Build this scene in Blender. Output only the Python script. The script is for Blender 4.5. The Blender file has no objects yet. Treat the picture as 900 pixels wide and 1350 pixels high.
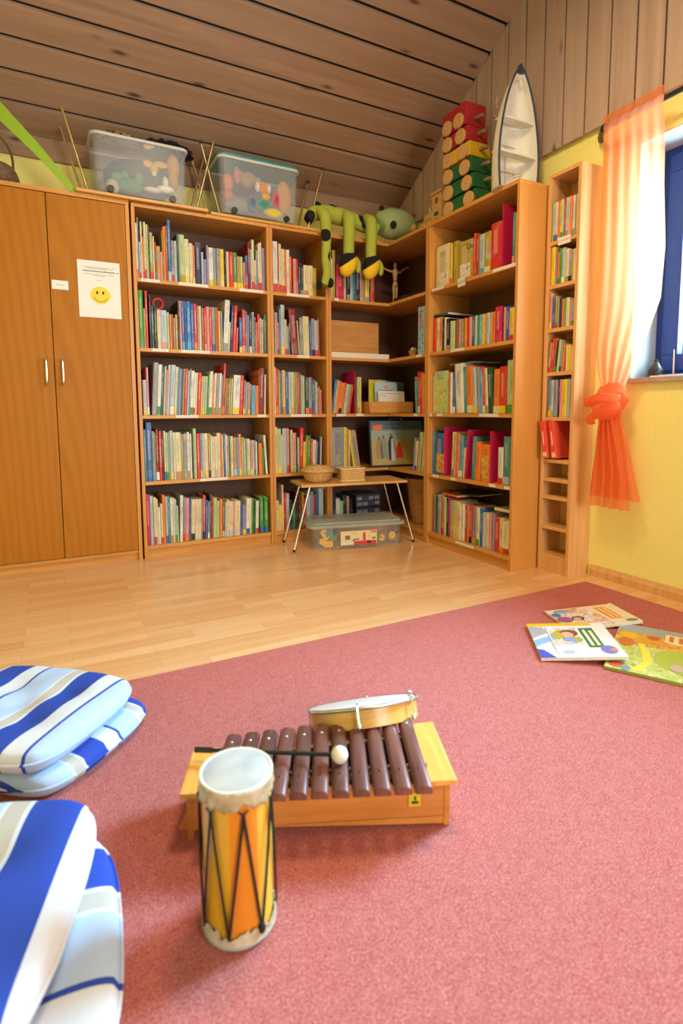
import bpy, bmesh, math, random
from mathutils import Vector, Matrix, Euler
C = bpy.context.scene.collection
SC = bpy.context.scene
rnd = random.Random(7)
PI = math.pi

# ------------------------------------------------------------------ materials
def lin(c):
    return tuple(((x/12.92) if x <= .04045 else ((x+.055)/1.055)**2.4) for x in c)
def hx(s):
    return lin(tuple(int(s[i:i+2], 16)/255 for i in (0, 2, 4)))
MATS = {}
def base_mat(name, col, rough=.5, metal=0, spec=.5):
    m = bpy.data.materials.new(name); m.use_nodes = True
    b = m.node_tree.nodes['Principled BSDF']
    b.inputs['Base Color'].default_value = (*col, 1)
    b.inputs['Roughness'].default_value = rough
    b.inputs['Metallic'].default_value = metal
    b.inputs['Specular IOR Level'].default_value = spec
    MATS[name] = m
    return m, m.node_tree, b
def N(nt, t, **kw):
    n = nt.nodes.new(t)
    for k, v in kw.items():
        if k.startswith('i_'):
            n.inputs[k[2:].replace('_', ' ')].default_value = v
        else: setattr(n, k, v)
    return n
def mapping(nt, scale, coord='Object', rot=(0, 0, 0), loc=(0, 0, 0)):
    tc = N(nt, 'ShaderNodeTexCoord'); mp = N(nt, 'ShaderNodeMapping')
    mp.inputs['Scale'].default_value = scale; mp.inputs['Rotation'].default_value = rot
    mp.inputs['Location'].default_value = loc
    nt.links.new(tc.outputs[coord], mp.inputs['Vector'])
    return mp.outputs['Vector']
def ramp(nt, fac, stops, interp='LINEAR'):
    r = N(nt, 'ShaderNodeValToRGB'); r.color_ramp.interpolation = interp
    e = r.color_ramp.elements
    while len(e) > 1: e.remove(e[-1])
    e[0].position = stops[0][0]; e[0].color = (*stops[0][1], 1)
    for p, c in stops[1:]:
        x = e.new(p); x.color = (*c, 1)
    nt.links.new(fac, r.inputs['Fac'])
    return r.outputs['Color']
def mixc(nt, fac, a, b, mode='MIX'):
    m = N(nt, 'ShaderNodeMix', data_type='RGBA', blend_type=mode)
    for s, v in (('Factor', fac), ('A', a), ('B', b)):
        i = [q for q in m.inputs if q.name == s and (q.type == 'VALUE' if s == 'Factor' else q.type == 'RGBA')][0]
        if hasattr(v, 'is_output'): nt.links.new(v, i)
        elif s == 'Factor': i.default_value = v
        else: i.default_value = (*v, 1)
    return [o for o in m.outputs if o.type == 'RGBA'][0]
def bump(nt, b, h, strength=.3, dist=.002):
    n = N(nt, 'ShaderNodeBump'); n.inputs['Strength'].default_value = strength; n.inputs['Distance'].default_value = dist
    nt.links.new(h, n.inputs['Height']); nt.links.new(n.outputs['Normal'], b.inputs['Normal'])
def noise(nt, vec, scale=5, detail=4, rough=.5, out='Fac'):
    n = N(nt, 'ShaderNodeTexNoise'); n.inputs['Scale'].default_value = scale
    n.inputs['Detail'].default_value = detail; n.inputs['Roughness'].default_value = rough
    nt.links.new(vec, n.inputs['Vector'])
    return n.outputs[out]
def wood(name, dark, light, scale=(30, 30, 1.5), rough=.4, knots=0, bumpy=.05, blot=None, coord='Object', rndtone=0):
    m, nt, b = base_mat(name, light, rough)
    v = mapping(nt, scale, coord)
    f = noise(nt, v, 1.0, 6, .6)
    c = ramp(nt, f, [(.3, dark), (.7, light)])
    if blot:
        g = noise(nt, mapping(nt, tuple(s*.12 for s in scale), coord), 1, 2)
        c = mixc(nt, ramp(nt, g, [(.35, (0, 0, 0)), (.7, (1, 1, 1))]), c, blot)
    if knots:
        vo = N(nt, 'ShaderNodeTexVoronoi'); vo.inputs['Scale'].default_value = 1; vo.inputs['Randomness'].default_value = 1
        kv = mapping(nt, knots, coord); nt.links.new(kv, vo.inputs['Vector'])
        k = ramp(nt, vo.outputs['Distance'], [(.05, (1, 1, 1)), (.10, (.35,)*3), (.16, (0, 0, 0))])
        c = mixc(nt, k, c, tuple(x*.28 for x in dark))
    nt.links.new(c, b.inputs['Base Color'])
    if bumpy: bump(nt, b, f, bumpy, .001)
    return m

# --- flat colours used for books and small things
PAL = dict(w='DADAD2', c='D8CCA2', a='8C9196', l='A9B9C4', b='2E5FA6', n='1C2550', k='17161B', r='C8322A', d='7A141C',
           o='E07A22', y='E2C22E', u='A8912A', g='3E8E3A', G='1F5038', e='A9C288', t='3F8285', s='5AA0CC', p='D98C8C',
           m='C01A52', v='8B83A6', q='B98C5C', f='93502C', B='1673B8')
CN = dict(w='white', c='cream', a='grey', l='pale blue', b='blue', n='navy', k='black', r='red', d='dark red', o='orange',
          y='yellow', u='mustard', g='green', G='dark green', e='light green', t='teal', s='sky blue', p='pink', m='magenta',
          v='lilac', q='tan', f='brown', B='bright blue')
def book_mat(code):
    key = 'book_' + code
    if key in MATS: return MATS[key]
    col = hx(PAL[code])
    m, nt, b = base_mat(key, col, .38)
    lum = sum(col)/3
    ink = (.03, .03, .05) if lum > .28 else (.75, .72, .62)
    oi = N(nt, 'ShaderNodeObjectInfo')
    tc = N(nt, 'ShaderNodeTexCoord')
    add = N(nt, 'ShaderNodeVectorMath', operation='ADD')
    sc = N(nt, 'ShaderNodeVectorMath', operation='SCALE'); sc.inputs[3].default_value = 9
    cr = N(nt, 'ShaderNodeCombineXYZ')
    for k in range(3): nt.links.new(oi.outputs['Random'], cr.inputs[k])
    nt.links.new(cr.outputs[0], sc.inputs[0])
    nt.links.new(tc.outputs['Object'], add.inputs[0]); nt.links.new(sc.outputs[0], add.inputs[1])
    # printed pictures: broad patches of a second and third tint, different on every copy
    nz = noise(nt, add.outputs[0], 14, 1, .4)
    nz2 = noise(nt, add.outputs[0], 22, 1, .4, 'Color')
    amt = .38 if code in 'wcaleuyqs' else .15
    hs = N(nt, 'ShaderNodeHueSaturation'); hs.inputs['Saturation'].default_value = 1.5; hs.inputs['Value'].default_value = .9
    nt.links.new(nz2, hs.inputs['Color'])
    fac = ramp(nt, nz, [(.55, (0, 0, 0)), (.62, (amt,)*3)])
    c = mixc(nt, fac, col, hs.outputs[0])
    # lines of print along the middle of the spine
    sx = N(nt, 'ShaderNodeSeparateXYZ'); nt.links.new(tc.outputs['Generated'], sx.inputs[0])
    ix = ramp(nt, sx.outputs[0], [(0, (0,)*3), (.28, (0,)*3), (.3, (1,)*3), (.66, (1,)*3), (.68, (0,)*3)])
    iz = ramp(nt, sx.outputs[2], [(0, (0,)*3), (.36, (0,)*3), (.37, (1,)*3), (.86, (1,)*3), (.87, (0,)*3)])
    mv = mapping(nt, (250, 1, 330)); gl = noise(nt, mv, 1, 1, .5)
    gg = ramp(nt, gl, [(.52, (0,)*3), (.56, (1,)*3)])
    k1 = mixc(nt, 1.0, ix, iz, 'MULTIPLY'); k2 = mixc(nt, 1.0, k1, gg, 'MULTIPLY')
    k3 = mixc(nt, 1.0, k2, (.75,)*3, 'MULTIPLY')
    c = mixc(nt, k3, c, ink)
    nt.links.new(c, b.inputs['Base Color'])
    return m
def plain(code_or_hex, rough=.5, metal=0):
    key = 'plain_%s_%s_%s' % (code_or_hex, rough, metal)
    if key in MATS: return MATS[key]
    h = PAL.get(code_or_hex, code_or_hex)
    m, nt, b = base_mat(key, hx(h), rough, metal)
    nz = noise(nt, mapping(nt, (60, 60, 60)), 1, 3)
    c = mixc(nt, nz, tuple(x*.9 for x in hx(h)), tuple(min(1, x*1.08) for x in hx(h)))
    nt.links.new(c, b.inputs['Base Color'])
    return m

beech = wood('beech_veneer', hx('BC7E34'), hx('D2964A'), (38, 38, 2.2), .42, blot=hx('C8893E'))
beech_h = wood('beech_veneer_horizontal', hx('BE8036'), hx('D4984C'), (2.2, 38, 38), .42)
beech_door = None
def cathedral():
    m, nt, b = base_mat('beech_door_veneer', hx('B97A30'), .5, spec=.25)
    v = mapping(nt, (7.5, 7.5, .9))
    w = N(nt, 'ShaderNodeTexWave', wave_type='RINGS', rings_direction='Y'); w.inputs['Scale'].default_value = 1.1
    w.inputs['Distortion'].default_value = 2.5; w.inputs['Detail'].default_value = 2
    nt.links.new(v, w.inputs['Vector'])
    f = noise(nt, mapping(nt, (60, 60, 3)), 1, 5)
    c = mixc(nt, .45, ramp(nt, w.outputs['Fac'], [(0, hx('A0620C')), (.5, hx('AC6A0E')), (1, hx('B06E12'))]),
             ramp(nt, f, [(.3, hx('A2640C')), (.7, hx('B27214'))]))
    nt.links.new(c, b.inputs['Base Color'])
    return m
beech_door = cathedral()
tower_wood = wood('light_beech', hx('CC9458'), hx('DDAE74'), (40, 40, 2.5), .42)
back_panel = wood('dark_back_panel', hx('5A3A28'), hx('66442E'), (30, 30, 2), .6)
pine = wood('whitewashed_pine', hx('85664E'), hx('A68468'), (1.2, 26, 26), .6, knots=(2.6, 9, 9), blot=hx('92735A'))
pine_v = wood('whitewashed_pine_upright', hx('A4877A'), hx('C4AA9A'), (26, 26, 1.2), .6, knots=(9, 9, 2.6), blot=hx('B09688'))
gap_black = base_mat('gap_black', (.01, .008, .006), .9)[0]
board_wood = wood('table_board', hx('C08A44'), hx('D9A75E'), (3, 40, 40), .35)
light_wood = wood('raw_light_wood', hx('C49A68'), hx('DBB687'), (30, 30, 4), .55)
box_wood = wood('oak_box_wood', hx('A66E34'), hx('CF9A58'), (4, 45, 45), .4, blot=hx('B98246'))
chrome = base_mat('chrome', (.72, .72, .70), .22, 1)[0]
brass = base_mat('dull_brass', (.50, .38, .20), .35, 1)[0]
steel = base_mat('brushed_steel', (.6, .6, .6), .35, 1)[0]
paper = base_mat('white_paper', (.80, .78, .74), .7)[0]
pages = base_mat('book_pages', (.72, .66, .52), .8)[0]
blackp = base_mat('black_plastic', (.015, .015, .015), .4)[0]
def cloudy(name, col, clear):
    m = bpy.data.materials.new(name); m.use_nodes = True; nt = m.node_tree
    b = nt.nodes['Principled BSDF']; b.inputs['Base Color'].default_value = (*col, 1); b.inputs['Roughness'].default_value = .3
    t = N(nt, 'ShaderNodeBsdfTransparent'); mx = N(nt, 'ShaderNodeMixShader'); mx.inputs[0].default_value = 1-clear
    nt.links.new(t.outputs[0], mx.inputs[1]); nt.links.new(b.outputs[0], mx.inputs[2])
    nt.links.new(mx.outputs[0], nt.nodes['Material Output'].inputs[0])
    MATS[name] = m
    return m
cloud = cloudy('frosted_plastic', (.55, .60, .66), .80)
clearp = cloudy('clear_plastic', (.72, .78, .76), .92)
clearlid = cloudy('clear_lid_plastic', (.62, .70, .64), .62)
glass = cloudy('window_glass', (.02, .03, .04), .93)

def floor_mat():
    m, nt, b = base_mat('beech_laminate', hx('D9A36B'), .22)
    br = N(nt, 'ShaderNodeTexBrick'); br.offset = .37; br.offset_frequency = 2; br.squash = 1
    nt.links.new(mapping(nt, (1, 1, 1)), br.inputs['Vector'])
    br.inputs['Scale'].default_value = 1; br.inputs['Brick Width'].default_value = .42; br.inputs['Row Height'].default_value = .066
    br.inputs['Mortar Size'].default_value = .0006; br.inputs['Bias'].default_value = 0
    br.inputs['Color1'].default_value = (*hx('D69E66'), 1); br.inputs['Color2'].default_value = (*hx('E8BC8A'), 1)
    br.inputs['Mortar'].default_value = (*hx('A36F3C'), 1)
    n = noise(nt, mapping(nt, (2.5, 40, 40)), 1, 5)
    c = mixc(nt, .35, br.outputs['Color'], ramp(nt, n, [(.3, hx('D49C64')), (.7, hx('E8BE8C'))]))
    nt.links.new(c, b.inputs['Base Color']); b.inputs['Roughness'].default_value = .24
    return m
def carpet_mat():
    m, nt, b = base_mat('salmon_carpet', hx('C4695A'), .95, spec=.1)
    n1 = noise(nt, mapping(nt, (1, 1, 1)), 260, 3, .7)
    n2 = noise(nt, mapping(nt, (1, 1, 1)), 70, 3, .6)
    c1 = ramp(nt, n1, [(.35, hx('9C4840')), (.52, hx('BA6860')), (.68, hx('D29490'))])
    c2 = ramp(nt, n2, [(.35, hx('AA5048')), (.65, hx('C8827C'))])
    nt.links.new(mixc(nt, .22, c1, c2), b.inputs['Base Color'])
    bump(nt, b, n1, .6, .004)
    return m
def wall_mat():
    m, nt, b = base_mat('yellow_plaster', hx('DDBF3F'), .85)
    n = noise(nt, mapping(nt, (1, 1, 1)), 60, 4)
    nt.links.new(mixc(nt, n, hx('EAE084'), hx('F2EA92')), b.inputs['Base Color'])
    bump(nt, b, n, .15, .002)
    return m
floor_m, carpet_m, wall_m = floor_mat(), carpet_mat(), wall_mat()
white_m = base_mat('white_plaster', (.36, .38, .37), .8)[0]
blue_m = base_mat('blue_window_paint', hx('1E3C86'), .3)[0]
def label_mat():
    m, nt, b = base_mat('printed_label', (.78, .75, .68), .6)
    tc = N(nt, 'ShaderNodeTexCoord'); s = N(nt, 'ShaderNodeSeparateXYZ'); nt.links.new(tc.outputs['Generated'], s.inputs[0])
    iz = ramp(nt, s.outputs[2], [(0, (0,)*3), (.38, (0,)*3), (.42, (1,)*3), (.62, (1,)*3), (.66, (0,)*3)])
    g = noise(nt, mapping(nt, (400, 400, 60)), 1, 1)
    k = mixc(nt, 1.0, iz, ramp(nt, g, [(.5, (0,)*3), (.55, (.8,)*3)]), 'MULTIPLY')
    nt.links.new(mixc(nt, k, (.78, .75, .68), (.15, .13, .12)), b.inputs['Base Color'])
    return m
label_m = label_mat()

def art_mat(name, stops, scale, seed):
    m, nt, b = base_mat(name, (.5, .5, .5), .3)
    n = noise(nt, mapping(nt, (1, 1, 1), loc=(seed, seed*2, 0)), scale, 3, .65)
    nt.links.new(ramp(nt, n, stops), b.inputs['Base Color'])
    MATS['plain_%s_0.3_0' % name] = m
    return m
art_mat('meadow', [(.25, hx('5E7E34')), (.38, hx('9CAE48')), (.46, hx('C6CC7C')), (.52, hx('A6B850')), (.58, hx('DCD8A8')), (.64, hx('B0B860')), (.75, hx('C87850'))], 26, 1)
art_mat('autumn', [(.3, hx('98A8B0')), (.40, hx('C86A3A')), (.46, hx('E0A42A')), (.52, hx('D8C050')), (.58, hx('B8542A')), (.66, hx('8A9AA8')), (.8, hx('D8C8A0'))], 34, 2)
art_mat('people', [(.3, hx('C8D0D8')), (.42, hx('E8E4DC')), (.50, hx('D8A888')), (.56, hx('E8E4DC')), (.62, hx('88A0B8')), (.7, hx('C8586A')), (.8, hx('4A3A3A'))], 24, 3)
def art(n_): return MATS['plain_%s_0.3_0' % n_]

# ------------------------------------------------------------------ mesh builder
class MB:
    def __init__(s): s.v = []; s.f = []; s.mi = []; s.cur = 0
    def quadgrid(s, rows, closed_u=False, closed_v=False):
        o = len(s.v); nr = len(rows); nc = len(rows[0])
        for r in rows: s.v += [tuple(p) for p in r]
        for i in range(nr if closed_v else nr-1):
            for j in range(nc if closed_u else nc-1):
                a = o+i*nc+j; b = o+i*nc+(j+1) % nc; c = o+((i+1) % nr)*nc+(j+1) % nc; d = o+((i+1) % nr)*nc+j
                s.f.append((a, b, c, d)); s.mi.append(s.cur)
        return o
    def face(s, idx): s.f.append(tuple(idx)); s.mi.append(s.cur)
    def box(s, x0, x1, y0, y1, z0, z1, M=None):
        o = len(s.v)
        p = [(x, y, z) for z in (z0, z1) for y in (y0, y1) for x in (x0, x1)]
        if M: p = [tuple(M @ Vector(q)) for q in p]
        s.v += p
        for q in ((0, 2, 3, 1), (4, 5, 7, 6), (0, 1, 5, 4), (2, 6, 7, 3), (0, 4, 6, 2), (1, 3, 7, 5)):
            s.face([o+i for i in q])
        return s
    def prism(s, poly, h0, h1, axis='z', M=None):
        def mk(a, b, h):
            v = {'z': (a, b, h), 'y': (a, h, b), 'x': (h, a, b)}[axis]
            return tuple(M @ Vector(v)) if M else v
        o = len(s.v); n = len(poly)
        s.v += [mk(a, b, h0) for a, b in poly]+[mk(a, b, h1) for a, b in poly]
        s.face(range(o+n-1, o-1, -1)); s.face(range(o+n, o+2*n))
        for i in range(n):
            j = (i+1) % n; s.face((o+i, o+j, o+n+j, o+n+i))
        return s
    def lathe(s, prof, n=32, M=None, c=(0, 0, 0)):
        rows = []
        for r, z in prof:
            row = [Vector((c[0]+r*math.cos(2*PI*k/n), c[1]+r*math.sin(2*PI*k/n), c[2]+z)) for k in range(n)]
            if M: row = [M @ p for p in row]
            rows.append(row)
        o = s.quadgrid(rows, closed_u=True)
        if prof[0][0] > 1e-6: s.face([o+k for k in range(n-1, -1, -1)])
        if prof[-1][0] > 1e-6:
            q = o+(len(prof)-1)*n; s.face([q+k for k in range(n)])
        return s
    def tube(s, pts, r, n=10, closed=False, sub=0, flat=1.0):
        pts = [Vector(p) for p in pts]; rs = list(r) if hasattr(r, '__len__') else [r]*len(pts)
        if sub:
            P, R = [], []; L = len(pts)
            idx = range(L if closed else L-1)
            for i in idx:
                g = (lambda k: pts[k % L]) if closed else (lambda k: pts[max(0, min(L-1, k))])
                p0, p1, p2, p3 = g(i-1), g(i), g(i+1), g(i+2)
                for k in range(sub):
                    t = k/sub
                    P.append(.5*((2*p1)+(-p0+p2)*t+(2*p0-5*p1+4*p2-p3)*t*t+(-p0+3*p1-3*p2+p3)*t**3))
                    R.append(rs[i]*(1-t)+rs[(i+1) % L]*t)
            if not closed: P.append(pts[-1]); R.append(rs[-1])
            pts, rs = P, R
        L = len(pts); up = None; rows = []
        for i in range(L):
            if closed: t = pts[(i+1) % L]-pts[i-1]
            else: t = pts[min(L-1, i+1)]-pts[max(0, i-1)]
            t.normalize()
            if up is None:
                a = Vector((0, 0, 1)) if abs(t.z) < .8 else Vector((0, 1, 0))
                up = (a-t*a.dot(t)).normalized()
            else: up = (up-t*up.dot(t)).normalized()
            sd = t.cross(up)
            rows.append([pts[i]+(up*math.cos(2*PI*k/n)+sd*math.sin(2*PI*k/n)*flat)*rs[i] for k in range(n)])
        o = s.quadgrid(rows, closed_u=True, closed_v=closed)
        if not closed:
            s.face([o+k for k in range(n-1, -1, -1)]); q = o+(L-1)*n; s.face([q+k for k in range(n)])
        return s
    def ball(s, c, r, n=20, m=12, M=None):
        r = r if hasattr(r, '__len__') else (r, r, r)
        rows = []
        for i in range(m+1):
            a = -PI/2+PI*i/m
            row = [Vector((r[0]*math.cos(a)*math.cos(2*PI*k/n), r[1]*math.cos(a)*math.sin(2*PI*k/n), r[2]*math.sin(a))) for k in range(n)]
            if M: row = [M @ p for p in row]
            rows.append([p+Vector(c) for p in row])
        s.quadgrid(rows, closed_u=True)
        return s
    def build(s, name, mat, parent=None, smooth=False, bevel=0, loc=(0, 0, 0), rot=(0, 0, 0), merge=False):
        me = bpy.data.meshes.new(name); me.from_pydata([tuple(p) for p in s.v], [], s.f)
        mats = mat if isinstance(mat, (list, tuple)) else [mat]
        for m in mats: me.materials.append(m)
        if len(mats) > 1: me.polygons.foreach_set('material_index', s.mi)
        bm = bmesh.new(); bm.from_mesh(me)
        bmesh.ops.remove_doubles(bm, verts=bm.verts, dist=1e-6)
        bmesh.ops.recalc_face_normals(bm, faces=bm.faces)
        bm.to_mesh(me); bm.free()
        if smooth:
            me.shade_smooth()
            if smooth != 2: me.set_sharp_from_angle(angle=math.radians(42))
        o = bpy.data.objects.new(name, me); C.objects.link(o)
        o.location = loc; o.rotation_euler = rot
        if parent: o.parent = parent
        if bevel:
            b = o.modifiers.new('bevel', 'BEVEL'); b.width = bevel; b.segments = 2; b.limit_method = 'ANGLE'
        return o
def tag(o, label, cat, group=None, kind=None):
    o['label'] = label; o['category'] = cat
    if group: o['group'] = group
    if kind: o['kind'] = kind
    return o
def thing(name, label, cat, loc=(0, 0, 0), rotz=0, group=None):
    o = bpy.data.objects.new(name, None); C.objects.link(o); o.empty_display_size = .05
    o.location = loc; o.rotation_euler = (0, 0, rotz)
    return tag(o, label, cat, group)
def struct(o, label=None):
    o['kind'] = 'structure'
    if label: o['label'] = label
    return o
def text(name, body, size, mat, parent, loc, rot=(PI/2, 0, 0), ex=.0003):
    cu = bpy.data.curves.new(name, 'FONT'); cu.body = body; cu.size = size; cu.extrude = ex; cu.materials.append(mat)
    tmp = bpy.data.objects.new(name+'_outline', cu); C.objects.link(tmp)
    me = bpy.data.meshes.new_from_object(tmp.evaluated_get(bpy.context.evaluated_depsgraph_get()))
    bpy.data.objects.remove(tmp); me.name = name
    o = bpy.data.objects.new(name, me); C.objects.link(o); o.parent = parent; o.location = loc; o.rotation_euler = rot
    return o
def B(x0, x1, y0, y1, z0, z1): return MB().box(x0, x1, y0, y1, z0, z1)

# ------------------------------------------------------------------ room
XR = 2.0          # plaster face of the right wall
YB = .335         # plaster face of the back wall
def ceil_z(y): return 2.572-.61*y
RIDGE = -3.2
struct(B(-2.3, 2.25, -5.8, .55, -.1, 0).build('floor', floor_m))
struct(B(-2.3, 2.25, YB, .55, 0, 2.75).build('wall_back', wall_m))
struct(B(-2.4, -2.2, -5.8, .55, 0, 4.9).build('wall_left', wall_m))
# right wall with two window openings
W1, W2 = (-2.72, -1.60, .975, 2.065), (-4.5, -3.4, .975, 2.065)
mb = MB()
for a, b_ in ((-5.8, W2[0]), (W2[1], W1[0]), (W1[1], .335)): mb.box(XR, XR+.22, a, b_, 0, 5.0)
for w in (W1, W2):
    mb.box(XR, XR+.22, w[0], w[1], 0, w[2]); mb.box(XR, XR+.22, w[0], w[1], w[3], 5.0)
struct(mb.build('wall_right', wall_m))
# rear wall, left open where the added fill light stands
mb = MB(); mb.box(-2.2, -1.9, -5.95, -5.8, 0, 5); mb.box(1.7, 2.0, -5.95, -5.8, 0, 5); mb.box(-1.9, 1.7, -5.95, -5.8, 2.2, 5); mb.box(-1.9, 1.7, -5.95, -5.8, 0, .3)
struct(mb.build('wall_rear', wall_m))
# plank ceiling, planks run along the back wall
mb = MB(); P = .1345
ang = math.atan(.61); cs = math.cos(ang)
k = 0
ys = [.18+.0+P*1]
while ys[-1] > RIDGE: ys.append(ys[-1]-P)
for i in range(len(ys)-1):
    y1, y0 = ys[i]-.0105, ys[i+1]+.0105
    if i == 0: y1 = YB
    for (xa, xb) in ((-2.2, XR-.03),):
        t = .018
        mb.prism([(y1, ceil_z(y1)+.004), (y1-.004, ceil_z(y1)), (y0+.004, ceil_z(y0)), (y0, ceil_z(y0)+.004), (y0, ceil_z(y0)+t), (y1, ceil_z(y1)+t)], xa, xb, 'x')
mb.cur = 1
mb.prism([(YB, ceil_z(YB)+.02), (RIDGE, ceil_z(RIDGE)+.02), (RIDGE, ceil_z(RIDGE)+.06), (YB, ceil_z(YB)+.06)], -2.2, XR, 'x')
mb.cur = 2
zr = ceil_z(RIDGE)
mb.prism([(RIDGE, zr+.02), (-5.8, zr-1.3), (-5.8, zr-1.25), (RIDGE, zr+.06)], -2.2, XR, 'x')
struct(mb.build('ceiling', [pine, gap_black, pine]))
# plank cladding high on the gable wall
mb = MB()
y = -1.049+.1335*11
zb = 2.215
while y > -5.7:
    y1, y0 = min(y, .33)-.005, min(y-.1335+.005, .32)
    if y0 < RIDGE: z1 = z0 = zr
    top = lambda q: (ceil_z(q) if q > RIDGE else zr-(RIDGE-q)*.5)
    if top(y1) > zb:
        mb.prism([(y1, zb), (y1, top(y1)), (y0, top(y0)), (y0, zb)], XR-.03, XR-.010, 'x')
    y -= .1335
mb.cur = 1
mb.prism([(.33, zb+.01), (.33, ceil_z(.33)), (RIDGE, zr), (-5.7, zr-1.2), (-5.7, zb+.01)], XR-.010, XR-.0005, 'x')
struct(mb.build('trim_1', [pine_v, gap_black]), 'whitewashed upright plank cladding on the gable above the yellow wall')
struct(B(-2.2, XR-.03, YB-.02, YB-.0005, 2.255, ceil_z(YB)+.003).build('trim_2', pine))
# skirting
mb = MB().prism([(XR-.018, 0), (XR-.0005, 0), (XR-.0005, .055), (XR-.006, .055), (XR-.012, .04), (XR-.018, .035)], -5.8, -1.435, 'y')
struct(mb.build('baseboard_right', tower_wood))
# windows
def window(n, w):
    y0, y1, z0, z1 = w
    root = bpy.data.objects.new('window_%d' % n, None); C.objects.link(root); struct(root)
    r = MB(); r.box(XR+.001, XR+.2, y1-.004, y1, z0, z1); r.box(XR+.001, XR+.2, y0, y0+.004, z0, z1); r.box(XR+.001, XR+.2, y0, y1, z1-.004, z1)
    r.build('window_reveal', white_m, root)
    s = MB(); s.box(XR-.03, XR+.2, y0-.02 if n == 1 else y0, y1-.0, z0-.0, z0+.022)
    s.build('window_sill', wood('sill_stone_%d' % n, hx('A08A7C'), hx('B8A294'), (9, 9, 9), .3), root, bevel=.002)
    fx0, fx1 = XR+.17, XR+.22
    a, b_, c, d = y0+.004, y1-.004, z0+.022, z1-.004
    ym = (a+b_)/2
    fr = MB()
    for (p, q, e, f) in ((a, b_, c, c+.05), (a, b_, d-.05, d), (a, a+.05, c+.0501, d-.0501), (b_-.05, b_, c+.0501, d-.0501)): fr.box(fx0+.012, fx1, p, q, e, f)
    fr.build('window_frame', blue_m, root, bevel=.002)
    for (sa, sb) in ((a+.035, b_-.035),):
        sh = MB(); w_ = .078; z2, z3 = c+.035, d-.035
        for (p, q, e, f) in ((sa, sb, z2, z2+w_), (sa, sb, z3-w_, z3), (sa, sa+w_, z2+w_+.0001, z3-w_-.0001), (sb-w_, sb, z2+w_+.0001, z3-w_-.0001)): sh.box(fx0, fx1-.008, p, q, e, f)
        so = sh.build('window_sash', blue_m, root, bevel=.003)
        B(fx0+.02, fx0+.024, sa+w_-.004, sb-w_+.004, z2+w_-.004, z3-w_+.004).build('window_pane', glass, so)
    return root
window(1, W1); window(2, W2)

# carpet
cp = MB().box(-2.1, 1.857, -5.6, -1.515, 0, .008)
tag(cp.build('carpet', carpet_m, bevel=.003), 'large salmon pink carpet lying on the beech laminate floor', 'carpet')

# ------------------------------------------------------------------ shelving
Z = dict(z5=.0744, z4=.4516, z3=.8331, z2=1.2112, z1=1.5937, zt=1.9729)
ZT = 1.993
TH = .020
LV = [Z['z1'], Z['z2'], Z['z3'], Z['z4'], Z['z5']]      # tier 1 is the top one
def label_strip(parent, x, z, w, h=.015, y=-.0012, rotx=0):
    o = MB().box(-w/2, w/2, 0, .001, -h/2, h/2).build('shelf_label', label_m, parent, loc=(x, y, z), rot=(rotx, 0, 0))
    return o
def bookcase(name, label, W, loc, rotz, labels):
    t = thing(name, label, 'bookcase', loc, rotz)
    D = .333
    for x in (0, W-TH): B(x+.0008, x+TH-.0008, 0, D, 0, ZT-TH).build('side_panel', beech, t, bevel=.0012)
    B(.0008, W-.0008, -.002, D, ZT-TH, ZT).build('top_panel', beech_h, t, bevel=.0012)
    B(TH, W-TH, D-.008, D-.003, .02, ZT-TH).build('back_panel', back_panel, t)
    for z in LV: B(TH, W-TH, .004, D-.008, z-TH, z).build('shelf', beech_h, t, bevel=.0012)
    B(TH, W-TH, .014, .03, 0, Z['z5']-TH).build('plinth', beech_h, t)
    for (tier, x, w) in labels: label_strip(t, x, LV[tier]-TH/2+(.002), w, y=.0025)
    return t
bookcase('bookcase', 'wide five-tier beech bookcase against the back wall, right of the wardrobe', .8, (0, 0, 0), 0,
         [(0, .09, .10), (0, .33, .17), (0, .68, .15), (1, .13, .09), (1, .33, .17), (2, .27, .13), (2, .73, .06), (3, .42, .17)])
bookcase('bookcase', 'narrow beech bookcase standing between the wide bookcase and the corner shelves', .404, (.8, 0, 0), 0,
         [(0, .19, .16), (1, .22, .09), (2, .20, .15)])
bookcase('bookcase', 'beech bookcase along the right wall, its plain end panel facing the camera', .754, (1.665, -.449, 0), -PI/2,
         [(0, .10, .12), (0, .655, .17), (1, .29, .12), (2, .04, .03), (2, .13, .05), (2, .56, .15), (3, .10, .06), (3, .27, .045), (3, .60, .05), (3, .71, .04), (4, .38, .16)])
# corner unit
cu = thing('corner_shelf_unit', 'L-shaped beech corner shelf unit joining the back and right bookcases', 'shelf unit', (1.204, 0, 0))
XC, YC, IX = 2.0-1.204-.003, YB-.003, 1.665-1.204
def Lpoly(i=.0): return [(i, i+.004), (IX+.004, .004), (IX+.004, -.449+.001+i), (XC-.0, -.449+.001+i), (XC, YC), (i, YC)]
for z in LV+[ZT]:
    poly = Lpoly(TH if z != ZT else .001)
    if z == ZT: poly = [(.001, -.002), (IX-.002, -.002), (IX-.002, -.448), (XC, -.448), (XC, YC), (.001, YC)]
    MB().prism(poly, z-TH, z).build('shelf' if z != ZT else 'top_panel', beech_h, cu, bevel=.0012)
B(.0008, TH-.0008, 0, YC, 0, ZT-TH).build('side_panel', beech, cu, bevel=.0012)
B(IX, XC, -.449+.0008, -.449+TH, 0, ZT-TH).build('side_panel', beech, cu, bevel=.0012)
B(TH, XC, YC-.006, YC-.001, .02, ZT-TH).build('back_panel', back_panel, cu)
B(XC-.006, XC-.001, -.43, YC-.006, .02, ZT-TH).build('back_panel', back_panel, cu)
mb = MB(); mb.box(TH, IX+.014, .014, .03, 0, Z['z5']-TH); mb.box(IX+.014, IX+.03, -.43, .014, 0, Z['z5']-TH)
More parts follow.
